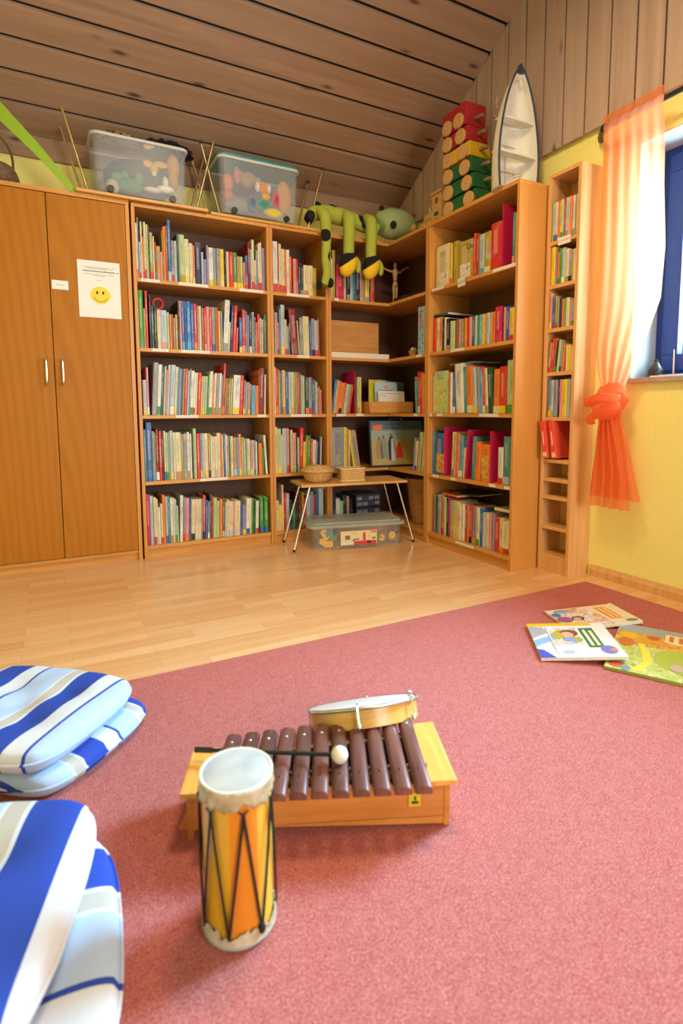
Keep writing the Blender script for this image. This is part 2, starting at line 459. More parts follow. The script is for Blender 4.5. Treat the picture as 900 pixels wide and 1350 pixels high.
mb.build('plinth', beech_h, cu)
for (x, tier, w) in ((.06, 0, .035), (.09, 2, .075), (.235, 2, .06)): label_strip(cu, x, LV[tier]-TH/2+.002, w, y=.0025)
for (y, tier, w) in ((-.36, 1, .06), (-.33, 2, .05)):
    MB().box(-w/2, w/2, 0, .001, -.0075, .0075).build('shelf_label', label_m, cu, loc=(IX+.0035, y, LV[tier]-TH/2+.002), rot=(0, 0, -PI/2))
# wardrobe
wd = thing('wardrobe', 'tall two-door beech wardrobe at the left end of the back wall', 'wardrobe', (-.825, 0, 0))
for x in (0, .795): B(x, x+TH, 0, .333, 0, 1.975).build('side_panel', beech, wd, bevel=.0012)
B(0, .815, -.003, .333, 1.975, ZT+.004).build('top_panel', beech_h, wd, bevel=.0012)
B(TH, .795, .32, .33, .02, 1.975).build('back_panel', back_panel, wd)
B(TH, .795, .01, .32, .04, .058).build('bottom_panel', beech_h, wd)
B(TH, .795, .022, .04, 0, .058).build('plinth', beech_h, wd)
for (x0, x1, hxx) in ((.022, .4115, .375), (.415, .793, .452)):
    d = B(0, x1-x0, 0, .018, .062, 1.972).build('door', beech_door, wd, bevel=.0015, loc=(x0, .001, 0))
    h = MB().tube([(0, .0, 1.002), (0, -.022, 1.004), (0, -.03, 1.015), (0, -.03, 1.115), (0, -.022, 1.126), (0, 0, 1.128)], .0055, 10, sub=4)
    h.build('handle', chrome, d, smooth=True, loc=(hxx-x0, 0, 0))
# papers on the wardrobe door
nt_ = thing('notice', 'white paper sheet with a printed yellow smiling face taped to the wardrobe door', 'notice', (-.28, -.003, 1.36))
MB().box(0, .21, 0, .0006, 0, .297).build('sheet', paper, nt_)
def ell(cx, cz, rx, rz, n=36, a=0): return [(cx+rx*math.cos(2*PI*k/n), cz+rz*math.sin(2*PI*k/n)) for k in range(n)]
sm = MB().prism(ell(.108, .118, .050, .046), -.0008, 0, 'y').build('smiling_face', plain('E3CE2C'), nt_)
for ex in (.092, .122): MB().prism(ell(ex, .132, .0055, .009, 16), -.0012, -.0008, 'y').build('eye', blackp, sm)
MB().tube([(.075, -.001, .105), (.09, -.001, .090), (.108, -.001, .085), (.126, -.001, .090), (.140, -.001, .104)], .0014, 6, sub=4).build('mouth', blackp, sm)
ink = plain('4A4650')
def scrib(parent, x0, x1, z, h, seed, mat=ink, y=-.0006, name='printed_line'):
    r = random.Random(seed); mb = MB(); x = x0
    while x < x1:
        w = r.uniform(.3, .9)*h; hh = h*r.choice((.55, .6, .95, .6))
        mb.box(x, min(x+w, x1), y, y+.0004, z, z+hh); x += w+h*(.25 if r.random() > .2 else .9)
    return mb.build(name, mat, parent)
scrib(nt_, .028, .185, .262, .0035, 1); scrib(nt_, .04, .17, .255, .0035, 2); scrib(nt_, .025, .205, .240, .009, 3, blackp)
scrib(nt_, .03, .18, .226, .0035, 4); scrib(nt_, .08, .135, .219, .0035, 5); scrib(nt_, .095, .12, .196, .0035, 6)
lb = thing('name_card', 'small blank-looking white card stuck by the gap between the wardrobe doors', 'card', (-.404, -.003, 1.492))
MB().box(0, .078, 0, .0006, 0, .046).build('card', paper, lb)
scrib(lb, .022, .058, .022, .004, 9)

# CD tower
tw = thing('shelf_tower', 'slim light beech media tower with many small tiers, between bookcase end and curtain', 'shelf tower', (1.848, -1.215, 0), -PI/2)
TWW, TWD, TWH = .198, .150, 2.03
for x in (0, TWW-.018): B(x, x+.018, 0, TWD, 0, TWH).build('side_panel', tower_wood, tw, bevel=.0012)
B(.018, TWW-.018, 0, TWD, TWH-.018, TWH).build('top_panel', tower_wood, tw)
B(.018, TWW-.018, TWD-.006, TWD-.001, .02, TWH-.02).build('back_panel', tower_wood, tw)
TZ = [1.70, 1.484, 1.266, 1.045, .815, .596, .497, .404, .244, .093]
for z in TZ: B(.018, TWW-.018, .002, TWD-.006, z-.018, z).build('shelf', tower_wood, tw)
B(.018, TWW-.018, .004, .018, 0, .075).build('plinth', tower_wood, tw)
MB().box(-.038, .038, 0, .001, -.02, .016).build('shelf_label', label_m, tw, loc=(.11, -.004, 1.69), rot=(.1, 0, 0))

# ------------------------------------------------------------------ books
CAM = Vector((-.451, -3.307, .85))
ORD = ['', 'first', 'second', 'third', 'fourth', 'fifth', 'sixth', 'seventh', 'eighth', 'ninth', 'tenth', 'eleventh', 'twelfth', 'thirteenth',
       'fourteenth', 'fifteenth', 'sixteenth', 'seventeenth', 'eighteenth', 'nineteenth', 'twentieth']
def ordinal(n):
    if n <= 20: return ORD[n]
    t, u = divmod(n, 10)
    tens = {2: 'twenty', 3: 'thirty', 4: 'forty', 5: 'fifty'}[t]
    return tens+('-'+ORD[u] if u else 'th').replace('yth', 'ieth') if u else tens[:-1]+'ieth'
SPECS = []
import re
def row(case, tier, s, x0, x1, z, origin, rotz, depth=.2, setback=.018, names=('book',), seed=0, autoscale=True):
    r = random.Random(seed*97+tier*13+5)
    toks = s.split(); items = []; lean = 0; tot = 0; prev = 0
    for t in toks:
        if t[0] == '@': lean = math.radians(float(t[1:])); items.append(('lean', lean)); continue
        if t[0] == '_': items.append(('gap', float(t[1:]))); continue
        mm = re.match(r'^(F?)([A-Za-z])(\d+),(\d+\.?\d*)(?:/([A-Za-z]))?$', t)
        if not mm: raise ValueError(t)
        items.append(('book', mm.group(1), mm.group(2), float(mm.group(3)), float(mm.group(4))/100, mm.group(5)))
    # total length in units and fixed metres
    units = 0; fixed = 0; lean = 0; prev = 0; ph = .2
    for it in items:
        if it[0] == 'gap': units += it[1]
        elif it[0] == 'lean':
            if it[1] < lean: fixed += .17*math.tan(lean-it[1])
            lean = it[1]
        else: units += it[3]/math.cos(lean)
    sc = (x1-x0-fixed-.004)/units
    x = x0+.002; lean = 0; n = 0; seq = []
    for it in items:
        if it[0] == 'gap': x += it[1]*sc
        elif it[0] == 'lean':
            if it[1] < lean: x += .17*math.tan(lean-it[1])
            lean = it[1]
        else:
            _, F, c, w, h, st = it; w *= sc
            n += 1
            d = min(depth, max(.11, h*.72))*r.uniform(.94, 1.02)
            if F: d = .012
            seq.append(dict(c=c, w=w-.0006, h=h, st=st, x=x, lean=lean, n=n, d=d, F=F, back=setback+r.uniform(0, .008), z=z,
                            origin=origin, rotz=rotz, case=case, tier=tier, names=names))
            x += w/math.cos(lean)
    for i, b in enumerate(seq):
        b['nb'] = seq[i-1]['c'] if i else None
        b['nx'] = seq[i+1]['c'] if i+1 < len(seq) else None
        b['total'] = n
        M = Matrix.Translation(origin) @ Matrix.Rotation(rotz, 4, 'Z')
        p = M @ Vector((b['x']+b['w']/2, 0, z+b['h']/2)); v = p-CAM
        nrm = M.to_3x3() @ Vector((0, -1, 0))
        b['area'] = b['w']*b['h']*abs(nrm.dot(v.normalized()))/v.length_squared
        if case in HID and tier == HID[case]: b['area'] *= .3
        SPECS.append(b)
HID = {'narrow bookcase': 4, 'corner shelves': 4}
A0 = (0, 0, 0); XI0, XI1 = TH, .8-TH
CA = 'left bookcase'
RA = ["w20,30/o a15,33 l18,20/r c22,31 o16,23/r c24,31/r e28,30 G10,29 u38,26/r c18,24 f20,21 q45,19 p24,16 u12,28 o28,30 f25,31 b40,34/l a32,23/r l32,23 G22,27 a14,27 e60,27/u c52,25/y c34,23 w12,23 o24,22/y n80,24 l28,19 v36,15 v28,23 w55,22/y a42,22/u a48,22/u y50,22/c k28,22 c34,21/y r55,21 g50,21/y q40,19/y e36,19/y o30,16 b34,20/r d36,28 l20,24 c34,30/r c24,18/r a28,24 w16,28/r c36,29/r v44,26",
      "g50,32 u22,22 r28,32 _14 n20,30 G30,24 k30,24 c40,22 l70,22/p e28,21 o24,20 f20,20 q20,18 u30,20 k18,28 p25,28 b35,28/s b20,28 B50,28/s b35,27 r40,27/o a20,26 c28,26 f30,25 r30,25/p p34,26 r30,26 a40,26/b u12,26 r22,26 y22,24 a30,24 @4 w60,31/a c20,18 n35,28 r40,28 r25,15 @1 b40,21/y r40,26/p a22,25 v28,23 n30,24/c a30,25 k22,22 r20,19 r32,24 c24,22 c24,21 _5 @0 t28,24",
      "_15 l45,20/y p28,27/w _25 @4 a60,30 w45,29/g G30,28 l25,28 o20,26 l35,29 l60,29/w c28,28/y s20,28 a30,27 b20,27 u22,27 r35,27 l25,26 a20,27 w40,26/g w25,25/r c25,25 r45,25 y20,23 l30,23/y e35,23 g20,24 w45,26/g o22,24 w30,25/u a35,25 w30,25/u a22,24 r30,31/o u20,22 f30,22 u30,22 e25,22 _6 w95,24/y r50,24 d30,21/y l30,20 e20,20 r28,19/y @2 s60,18 o45,18 o10,28 d70,29 w28,25/y _28",
      "t30,30 b70,34 a30,29/s u15,28 d40,30/w r35,29 k25,29 c24,29/b e30,28/g a22,28 l40,29/y c30,28 c75,28/q u25,27 a50,27 w35,28/q w25,27 k22,27 e42,30 r45,27 v25,27/y l35,27 c50,27/y u30,27/n w20,26 c40,25 w28,25/l c45,27 o22,27 c20,26 b25,27 w28,26/e q30,25 t16,25 c40,25 q50,24/l s25,24 p35,26/y u45,24 c22,23 s20,23 c40,23/e q32,22/y w18,22 v35,22/t w25,21 k10,21 o60,20 g25,17 @-3 w32,25 _12",
      "m40,30 l40,29 c30,28/r c22,27 w25,22 c25,24/r o32,29 l28,28/b t28,28 w28,27/q c22,27 l25,26/g e20,22 _8 @2 w35,28 v25,27/r p50,26/o b22,26 c45,25/k c40,25 c35,25 a20,25 r32,27/k b28,24 v25,23/w G25,27 r22,26 e40,25 e35,23 o35,24 f30,22/l l25,22 c30,23 c50,22/l p25,22 c70,22 _6 b28,20 v42,19/y w50,23/b c22,23 g25,23 G28,18 w40,21/r _14 @0 g52,23/b _6 g52,23/b _18"]
for i, s in enumerate(RA): row(CA, i, s, XI0, XI1, LV[i], A0, 0, .24, seed=1)
B0 = (.8, 0, 0); BX0, BX1 = TH, .404-TH
CB = 'narrow bookcase'
RB = ["_14 w55,31/r d14,30 c30,30/r c36,27/r o26,27/r w36,27 o26,23 _18 p35,22 r22,22 n35,20 k35,20/a c58,19/q c55,19 u45,18 _95",
      "a25,28 w15,26 r22,26 r20,20/d s22,28 l50,31/y c30,22/r l28,18/b n15,20 @-4 d95,29 c20,22 @-1 a45,24 c35,25 c45,25 _6 b35,22 a45,24/n l45,23/r r12,24 _70",
      "w25,30 r35,29/o u20,28 G22,26 l20,28/t y28,28/o b45,27 l40,27/e c28,27/p u25,27 g24,27 r38,27 v18,26 e30,25 w20,25 _8 G45,24/o a45,24/r b32,23 a20,22 c30,21 d30,18 r32,16 _40",
      "c35,30 e50,29/y c22,25 l55,29 p30,29/r d20,28 e35,28/y p42,26/l n20,26 e25,23 @2 r50,29 y38,20 u22,24 g40,24 r32,22 c45,21 v25,20 _6 n30,23 l22,23 _60",
      "c30,20 y30,17 w15,30 r28,24 l30,24 n28,20 g28,17 k30,20 d30,23 u25,24 r22,20 l40,22 a35,24 r18,22 b30,23 l50,26/g _20"]
for i, s in enumerate(RB): row(CB, i, s, BX0, BX1, LV[i], B0, 0, .24, seed=2)
D0 = (1.665, -.449, 0); DX0, DX1 = TH, .754-TH
CD = 'right bookcase'
RD = ["_16 Fc150,25 y30,24/o f18,24 u40,24 Fu155,22 r22,24 f30,23 l50,22/s u55,22/c r90,25 _95 t20,26/p y30,25 _12",
      "r25,21 c38,21 o32,21/y n20,20 w25,20 k45,19/a e25,17 c18,17 g26,17 r22,17 a18,17 q24,17 g16,17 o18,17 r26,17 p22,17 b30,17 e22,17 t22,17 s14,17 y30,17 q22,17 l26,17 q20,17 o26,17 m60,19 n12,19 p18,18 b30,18 y35,17/r c35,17",
      "w18,24 Fe150,26 o30,25 w20,24 b35,24/w @-4 w80,29 t30,27 o60,27/c l35,26/y a30,26 s28,24 r22,26/w c25,25/u G45,25 @0 o55,24/c r60,25/y e85,28/g",
      "B25,27 Fb120,26 _75 @2 c28,27/v q22,26 o34,26 s40,25/w c26,18 _70 t32,25 o50,22 @0 Fo90,21 _75 w45,20/r t58,26/l u25,22/l n15,24",
      "_18 v30,24 k16,24 a35,25 o35,24/r e20,24 n25,24 m18,24 a20,23 y42,23 c45,22 w28,22 r25,22 u18,22 r25,22/k v40,22/q c30,22/g b26,22 l22,20 c28,20 p22,20 v28,20 r42,19 c36,19/o c32,18/r w30,19/n _6"]
for i, s in enumerate(RD): row(CD, i, s, DX0, DX1, LV[i], D0, -PI/2, .2, seed=3, setback=.03)
K0 = (1.204, 0, 0)
CK = 'corner shelves'
row(CK, 0, "c22,25 u28,31 _6 m72,22 e26,20 k36,20/a l26,21 t24,21 n45,21 q40,20 v15,20 y40,19/a n12,19 r40,20 _10", .022, .375, LV[0], K0, 0, .2, seed=4)
row(CK, 2, "@9 b18,23 c14,23/e o24,22 o24,21/k r18,21 e26,20 a14,20 r18,20 @0 _32 e20,25/o y16,25 _8", .022, .270, LV[2], K0, 0, .2, seed=5)
row(CK, 3, "a85,29 y18,29 q16,28 c10,27 @-9 y16,27 a22,27 q12,27 _10 @0", .022, .27, LV[3], K0, 0, .24, seed=6)
row(CK, 4, "n30,22 w30,18/l e24,16 n26,20 q20,19 k30,17 _6", .022, .20, LV[4], K0, 0, .2, seed=7)
# corner unit, side towards the right bookcase
KR = (1.665, -.02, 0)
row('corner side', 2, "@-3 t30,24 r28,27/w r30,26 o20,26 y30,25/r @0", .27, .405, LV[2], KR, -PI/2, .14, seed=8)
row('corner side', 3, "@5 v16,22 w26,20/b q18,20/o e34,26 f12,16 w24,24/e u14,22 @0", .25, .405, LV[3], KR, -PI/2, .14, seed=9)
T0 = (1.848, -1.215, 0)
CT = 'slim tower'
row(CT, 0, "e12,19 l14,19/b w10,19/b o16,19 y12,19 e16,19/g r16,19 l16,19/a w10,19 o16,19 w16,19/a a10,19 c12,19", .02, .178, TZ[0], T0, -PI/2, .125, .004, ('DVD case',), seed=10)
row(CT, 1, "y26,19 v12,17 o18,16/g g16,17 l20,17/w c22,16/u a18,15/k y14,15 w10,15", .02, .178, TZ[1], T0, -PI/2, .12, .004, seed=11)
row(CT, 2, "p18,18/y b14,16 u16,16/r l12,15 n12,15 o18,14 g10,14 c20,14 p12,13 a16,13/g", .02, .178, TZ[2], T0, -PI/2, .12, .004, seed=12)
row(CT, 3, "@5 q14,15/r r22,17 o12,17 n16,16/g e16,16 a14,15/n o16,14 @1 c18,13 y20,13 w14,12", .02, .178, TZ[3], T0, -PI/2, .12, .004, seed=13)
row(CT, 4, "f10,18 s18,19/y w14,19/e v26,19/a k12,17 p16,19 y30,19 l16,19 a10,19", .02, .178, TZ[4], T0, -PI/2, .12, .004, ('DVD case',), seed=14)

TIERW = {CA: ['top shelf', 'second shelf', 'middle shelf', 'fourth shelf', 'bottom shelf']}
def tiername(b):
    if b['case'] == CT: return ['top tier', 'second tier', 'third tier', 'fourth tier', 'fifth tier'][b['tier']]
    return TIERW[CA][b['tier']]
def casename(b): return {'corner side': 'right arm of corner unit', CK: 'corner unit'}.get(b['case'], b['case'])
def book_mesh(mb, b, M, simple=False):
    w, h, d = b['w'], b['h'], b['d']
    t = min(.0018, w*.22); r = min(.003, w*.3)
    outer = [(0, d), (0, r), (w*.22, .0), (w*.78, .0), (w, r), (w, d)]
    if simple:
        mb.prism([(0, d), (0, r), (w*.22, 0), (w*.78, 0), (w, r), (w, d)], 0, h, 'z', M)
    else:
        mb.prism(outer+[(w-t, d), (w-t, r+t), (t, r+t), (t, d)], 0, h, 'z', M)
def place_M(b):
    lx = b['lean']; M = Matrix.Translation(b['origin']) @ Matrix.Rotation(b['rotz'], 4, 'Z')
    dx = 0; dz = 0
    if lx > 0: dz = b['w']*math.sin(lx)
    L = Matrix.Translation((b['x'], b['back'], b['z']+dz+.0004)) @ Matrix.Rotation(lx, 4, 'Y')
    return M @ L
SPECS.sort(key=lambda b: -b['area'])
books = [b for b in SPECS if b['names'][0] == 'book']
indiv = set(id(b) for b in books[:296]) | set(id(b) for b in SPECS if b['names'][0] != 'book')
rest = MB(); restmats = []; 
def ridx(m):
    if m not in restmats: restmats.append(m)
    return restmats.index(m)
for b in SPECS:
    M = place_M(b)
    if id(b) in indiv:
        nm = b['names'][0]
        size = ('cover-out' if b['F'] else 'thick' if b['w'] > .026 else 'thin' if b['w'] < .0105 else 'tall' if b['h'] > .275 else 'low' if b['h'] < .19 else 'upright')
        lab = '%s %s %s, %s from left' % (size, CN[b['c']], nm, ordinal(b['n']))
        if b['nb']: lab += ' beside %s one' % CN[b['nb']]
        lab += ', %s, %s' % (tiername(b), casename(b))
        if len(lab.replace(',', ' ').split()) > 16: lab = lab.replace('cover-out ', '').replace(' from left', ' from left')
        if len(lab.replace(',', ' ').split()) > 16: lab = '%s %s, %s from left, %s, %s' % (CN[b['c']], nm, ordinal(b['n']), tiername(b), casename(b))
        mb = MB(); book_mesh(mb, b, None)
        o = mb.build('book' if nm == 'book' else 'dvd_case', book_mat(b['c']))
        o.matrix_world = M
        grp = ('books on the %s of the %s' % (tiername(b), casename(b))) if nm == 'book' else 'DVD cases in the slim tower'
        tag(o, lab, 'book' if nm == 'book' else 'DVD case', grp)
        w, h, d = b['w'], b['h'], b['d']; t = min(.0018, w*.22); r = min(.003, w*.3)
        if nm == 'book':
            B(t+.0001, w-t-.0001, r+t+.0002, d-.003, .002, h-.003).build('page_block', pages, o)
        if b['st']:
            B(w*.04, w*.96, -.0009, .0006, h*.01, h*(.17 if not b['F'] else .3)).build('spine_sticker' if not b['F'] else 'cover_band', plain(b['st']), o)
        if b['F']:
            a_ = {'c': (.25, .85, .10, .34, 'people'), 'u': (.2, .85, .06, .42, 'people'), 'e': (.04, .96, .04, .80, 'meadow'), 'b': (.2, .95, .05, .5, 'autumn'), 'o': (.08, .92, .1, .7, 'autumn')}[b['c']]
            q = B(w*a_[0], w*a_[1], -.0008, .0006, h*a_[2], h*a_[3]).build('cover_picture', art(a_[4]), o)
            if b['c'] == 'u': text('title_text', 'Du', .045, blackp, o, (w*.62, -.0006, h*.76))
            if b['c'] == 'c': text('title_text', 'Wi', .035, plain('8A8478'), o, (w*.3, -.0006, h*.74))
    else:
        rest.cur = ridx(book_mat(b['c'])); book_mesh(rest, b, M, True)
        if b['st']:
            rest.cur = ridx(plain(b['st'])); rest.box(b['w']*.04, b['w']*.96, -.0006, 0.001, b['h']*.01, b['h']*.17, M)
if rest.v:
    tag(rest.build('thin_books', restmats), 'the many remaining thin books scattered through the rows of the bookcases', 'books', 'thin books in the bookcases', 'stuff')

# bookends / dividers
def divider(label, x, y0, z, h, rot, th=.003, d=.2, lean=0, w=0, mat='m', off=.0):
    o = thing('book_divider', label, 'book divider', (x, y0, z+.0003), rot, 'magenta and red dividers between the books')
    mb = MB(); mb.box(0, max(w, th), 0, d, .002, h); q = mb.build('upright_panel', plain(mat, .45), o, bevel=.001, rot=(0, lean, 0))
    MB().box(0, .012, .01, d, 0, .0015).build('foot_plate', plain(mat, .45), o)
    return o
def tri_divider(label, x, z, h, mat='d'):
    # a panel with a slanted top edge standing deep in the shelf
    o = thing('book_divider', label, 'book divider', (x, .03, z+.0003), 0, 'magenta and red dividers between the books')
    MB().prism([(0, 0), (.21, 0), (.21, h*.98), (0, h)], 0, .0025, 'x').build('upright_panel', plain(mat, .45), o)
    MB().box(0, .02, .01, .2, 0, .0015).build('foot_plate', plain(mat, .45), o)
divider('magenta divider panel between the red and the yellow books, top shelf of right bookcase', 1.665+.02, -.449-.02-.714*.835, LV[0], .325, -PI/2, d=.18)
divider('magenta divider panel right of the blue cover-out book, fourth shelf of right bookcase', 1.665+.022, -.449-.02-.714*.19, LV[3], .30, -PI/2, lean=0, d=.2)
divider('leaning magenta divider panel in the middle of the fourth shelf of right bookcase', 1.665+.022, -.449-.02-.714*.456, LV[3], .29, -PI/2, lean=.10, d=.2)
divider('magenta divider panel left of the white book, fourth shelf of right bookcase', 1.665+.022, -.449-.02-.714*.752, LV[3], .285, -PI/2, d=.2)
divider('dark magenta divider panel on the left of the middle shelf of the corner unit', 1.415, .03, LV[2], .29, 0, d=.2)

# ------------------------------------------------------------------ corner unit contents
# wooden mannequin
mq = thing('artist_mannequin', 'small jointed wooden drawing mannequin with spread arms on the corner unit top shelf', 'mannequin', (1.80, .12, LV[0]))
sk = light_wood
MB().lathe([(.0, 0), (.032, .0), (.034, .004), (.03, .010), (.006, .012), (.004, .03), (0, .031)], 20).build('base', sk, mq, smooth=True)
MB().tube([(0, .012, .01), (0, .012, .15)], .0015, 6).build('support_rod', steel, mq)
MB().ball((0, 0, .295), (.013, .014, .020)).build('head', sk, mq, smooth=True)
MB().tube([(0, 0, .19), (0, 0, .215), (0, 0, .245), (0, 0, .262), (0, 0, .28)], [.014, .016, .024, .02, .006], 12, sub=3).build('chest', sk, mq, smooth=True)
MB().tube([(0, 0, .15), (0, 0, .165), (0, 0, .185)], [.02, .02, .011], 12, sub=3).build('pelvis', sk, mq, smooth=True)
for s in (-1, 1):
    e = (s*.062, 0, .255) if s < 0 else (s*.055, 0, .262)
    h = (s*.105, 0, .268) if s < 0 else (s*.10, 0, .292)
    MB().tube([(s*.022, 0, .252), (s*.04, 0, .252), e], [.008, .008, .006], 10, sub=3).build('upper_arm', sk, mq, smooth=True)
    MB().tube([e, h, (h[0]+s*.016, 0, h[2]+.002)], [.0065, .005, .006], 10, sub=3).build('forearm', sk, mq, smooth=True)
    MB().tube([(s*.011, 0, .152), (s*.012, 0, .12), (s*.011, 0, .09)], [.011, .011, .007], 10, sub=3).build('thigh', sk, mq, smooth=True)
    MB().tube([(s*.011, 0, .09), (s*.011, 0, .06), (s*.011, 0, .022)], [.008, .009, .005], 10, sub=3).build('shin', sk, mq, smooth=True)
    MB().ball((s*.012, -.008, .018), (.008, .016, .006)).build('foot', sk, mq, smooth=True)
o = MB().prism([(0, 0), (.20, 0), (.20, .012), (0, .012)], 0, .2, 'y').build('folder', plain('7A2038', .4), loc=(1.775, -.30, LV[0]+.022), rot=(0, 0, .35))
tag(o, 'flat dark pink folder on top of a black one, corner unit top shelf', 'folder')
o = B(0, .25, 0, .27, 0, .02).build('folder', plain('k', .4), bevel=.002, loc=(1.70, -.33, LV[0]+.0005), rot=(0, 0, .12))
tag(o, 'flat black folder under the dark pink one, corner unit top shelf', 'folder')
# wooden lidded case on white box
o = B(0, .46, 0, .25, 0, .035).build('flat_box', base_mat('white_card_box', (.72, .68, .6), .6)[0], bevel=.002, loc=(1.235, .03, LV[1]+.0005))
tag(o, 'long flat white cardboard box under the wooden case in the corner unit', 'box')
wc = thing('wooden_case', 'large wooden plank case standing on a flat white box in the corner unit', 'case', (1.232, .07, LV[1]+.037))
B(0, .40, 0, .2, 0, .215).build('body', box_wood, wc, bevel=.003)
for k in range(9):
    B(-.0012, .012, -.0012, .01, .006+k*.0235, .018+k*.0235).build('corner_joint', plain('8A5A2A'), wc)
# small basket cup and blue game box
bc = thing('small_pot', 'small round woven pot holding white shells beside the pale blue game box', 'pot', (1.835, -.06, LV[1]))
MB().lathe([(0, 0), (.022, 0), (.025, .02), (.022, .022), (.034, .055), (.038, .058), (.034, .060), (.02, .045), (0, .044)], 20).build('body', light_wood, bc, smooth=True)
for (a, b_, r_) in ((-.008, -.01, .016), (.012, .004, .018), (0, .012, .014)): MB().ball((a, b_, .068), (r_, r_*.8, .014)).build('shell', plain('D8CDBA'), bc, smooth=True)
gb = thing('game_box', 'tall pale blue game box with coloured dots standing in the corner unit', 'game box', (1.68, -.40, LV[1]+.0005), 0)
B(0, .20, 0, .068, 0, .30).build('body', plain('8FB6D2', .35), gb, bevel=.002, loc=(.0, .0, 0))
dots = MB(); r = random.Random(3)
for i, c in enumerate('rnbrboreydg'):
    cx = .03+.025*(i % 2)
    MB().prism(ell(.018+.03*(i % 2), .02+.025*i, .006, .006, 12), -.001, 0, 'x').build('printed_dot', plain(c), gb)
mb = MB(); r = random.Random(8); z_ = .16
while z_ < .27: hh = r.uniform(.006, .012); mb.box(-.0012, 0, .030, .030+r.uniform(.012, .02), z_, z_+hh); z_ += hh+.004
mb.build('red_title_marks', plain('r'), gb)
# wooden tray with cards
tr = thing('card_tray', 'open wooden tray box holding upright cards, middle shelf of the corner unit', 'tray', (1.50, -.02, LV[2]+.0005), -.03)
mb = MB(); mb.box(0, .36, 0, .012, 0, .082); mb.box(0, .36, .16, .172, 0, .082); mb.box(0, .012, 0, .172, 0, .082); mb.box(.348, .36, 0, .172, 0, .082); mb.box(0, .36, 0, .172, 0, .008)
mb.build('tray_body', beech_h, tr, bevel=.001)
def card(label, col, x, y, w, h, rx=0, ry=0, z=.012, deco=None):
    o = thing('card', label, 'card', (1.50+x, -.02+y, LV[2]+z), -.03, 'cards standing in the wooden tray')
    MB().box(0, w, 0, .002, 0, h).build('sheet', plain(col), o, rot=(rx, ry, 0))
    return o
card('large grey blue card leaning at the back of the wooden tray', '6E8AA0', .13, .12, .22, .235, -.08, .10)
card('yellow picture card standing left in the wooden tray', 'C4B42E', .055, .10, .14, .23, -.08, .05)
c3 = card('pale blue card with an orange mark and handwriting in the wooden tray', 'A8C0C8', .09, .06, .185, .21, -.1, 0)
MB().prism(ell(.09, .178, .014, .010, 14), -.001, 0, 'y').build('orange_mark', plain('o'), c3, rot=(-.1, 0, 0))
for k, (z_, a_, b2) in enumerate(((.152, .03, .15), (.138, .025, .15), (.122, .03, .12))): scrib(c3, a_, b2, z_, .006, 20+k, ink, -.001).rotation_euler = (-.1, 0, 0)
c4 = card('white card with two faint written lines at the front of the wooden tray', 'DAD6CC', .095, .03, .215, .145, -.05, 0)
scrib(c4, .02, .19, .128, .005, 31, ink, -.001).rotation_euler = (-.05, 0, 0); scrib(c4, .02, .06, .112, .005, 32, ink, -.001).rotation_euler = (-.05, 0, 0)
card('navy card leaning at the right end of the wooden tray', 'n', .27, .09, .085, .15, -.05, .25)
# framed story display
bd = thing('picture_folder', 'large black-edged picture folder with robed figures leaning in the corner unit', 'picture folder', (1.545, .03, Z['z4']+.004), -.20)
bd.rotation_euler = (math.radians(-8), 0, -.16)
B(0, .43, 0, .02, 0, .335).build('backing', blackp, bd, bevel=.003)
B(.012, .418, -.0012, 0, .012, .325).build('picture_sky', plain('8FA09A'), bd)
B(.012, .418, -.0020, -.0012, .012, .19).build('picture_ground', plain('A8985A'), bd)
B(.012, .418, -.0020, -.0012, .26, .325).build('picture_clouds', plain('5C7486'), bd)
B(.03, .095, -.0028, -.002, .262, .300).build('orange_emblem', plain('E0662A'), bd)
text('title_text', 'Geschichten aus', .027, blackp, bd, (.11, -.0022, .297)); text('title_text', 'dem Neuen Testament', .027, blackp, bd, (.11, -.0022, .273))
for (fx, fz, hh, c) in ((.165, .045, .20, 'n'), (.105, .06, .17, '7C8A7A'), (.070, .055, .165, '9C8058'), (.225, .06, .115, 'r')):
    MB().prism([(fx-.024, fz), (fx+.028, fz), (fx+.022, fz+hh*.6), (fx+.012, fz+hh*.84), (fx-.012, fz+hh*.84), (fx-.026, fz+hh*.6)], -.0032, -.0020, 'y').build('robed_figure', plain(c), bd)
    MB().prism(ell(fx, fz+hh*.9, .009, .013, 14), -.0034, -.002, 'y').build('figure_head', plain('7A5238'), bd)
MB().prism([(.158, .04), (.190, .04), (.178, .20), (.164, .20)], -.0040, -.0032, 'y').build('white_robe', plain('B8C2C4'), bd)
MB().tube([(.16, .008, .335), (.163, .008, .345), (.26, .008, .345), (.263, .008, .335)], .003, 6).build('carry_handle', steel, bd)
# printed crates in the bottom of the corner unit
for i, (x, y, z, w) in enumerate(((1.44, -.0, Z['z5'], .2), (1.44, .0, Z['z5']+.095, .2))):
    cr = thing('printed_box', ['dark printed cardboard box at the bottom behind the small table', 'dark printed cardboard box stacked on another behind the small table'][i], 'box', (x, y+.06, z+.001), 0, 'stacked printed boxes behind the table')
    B(0, w, 0, .2, 0, .09).build('body', plain('2A2E3C'), cr, bevel=.002)
    for a in range(4):
        for b_ in range(2): B(.008+a*.048, .048+a*.048, -.001, 0, .01+b_*.04, .035+b_*.04).build('printed_patch', plain('7A8494' if (a+b_+i) % 3 else '39435A'), cr)
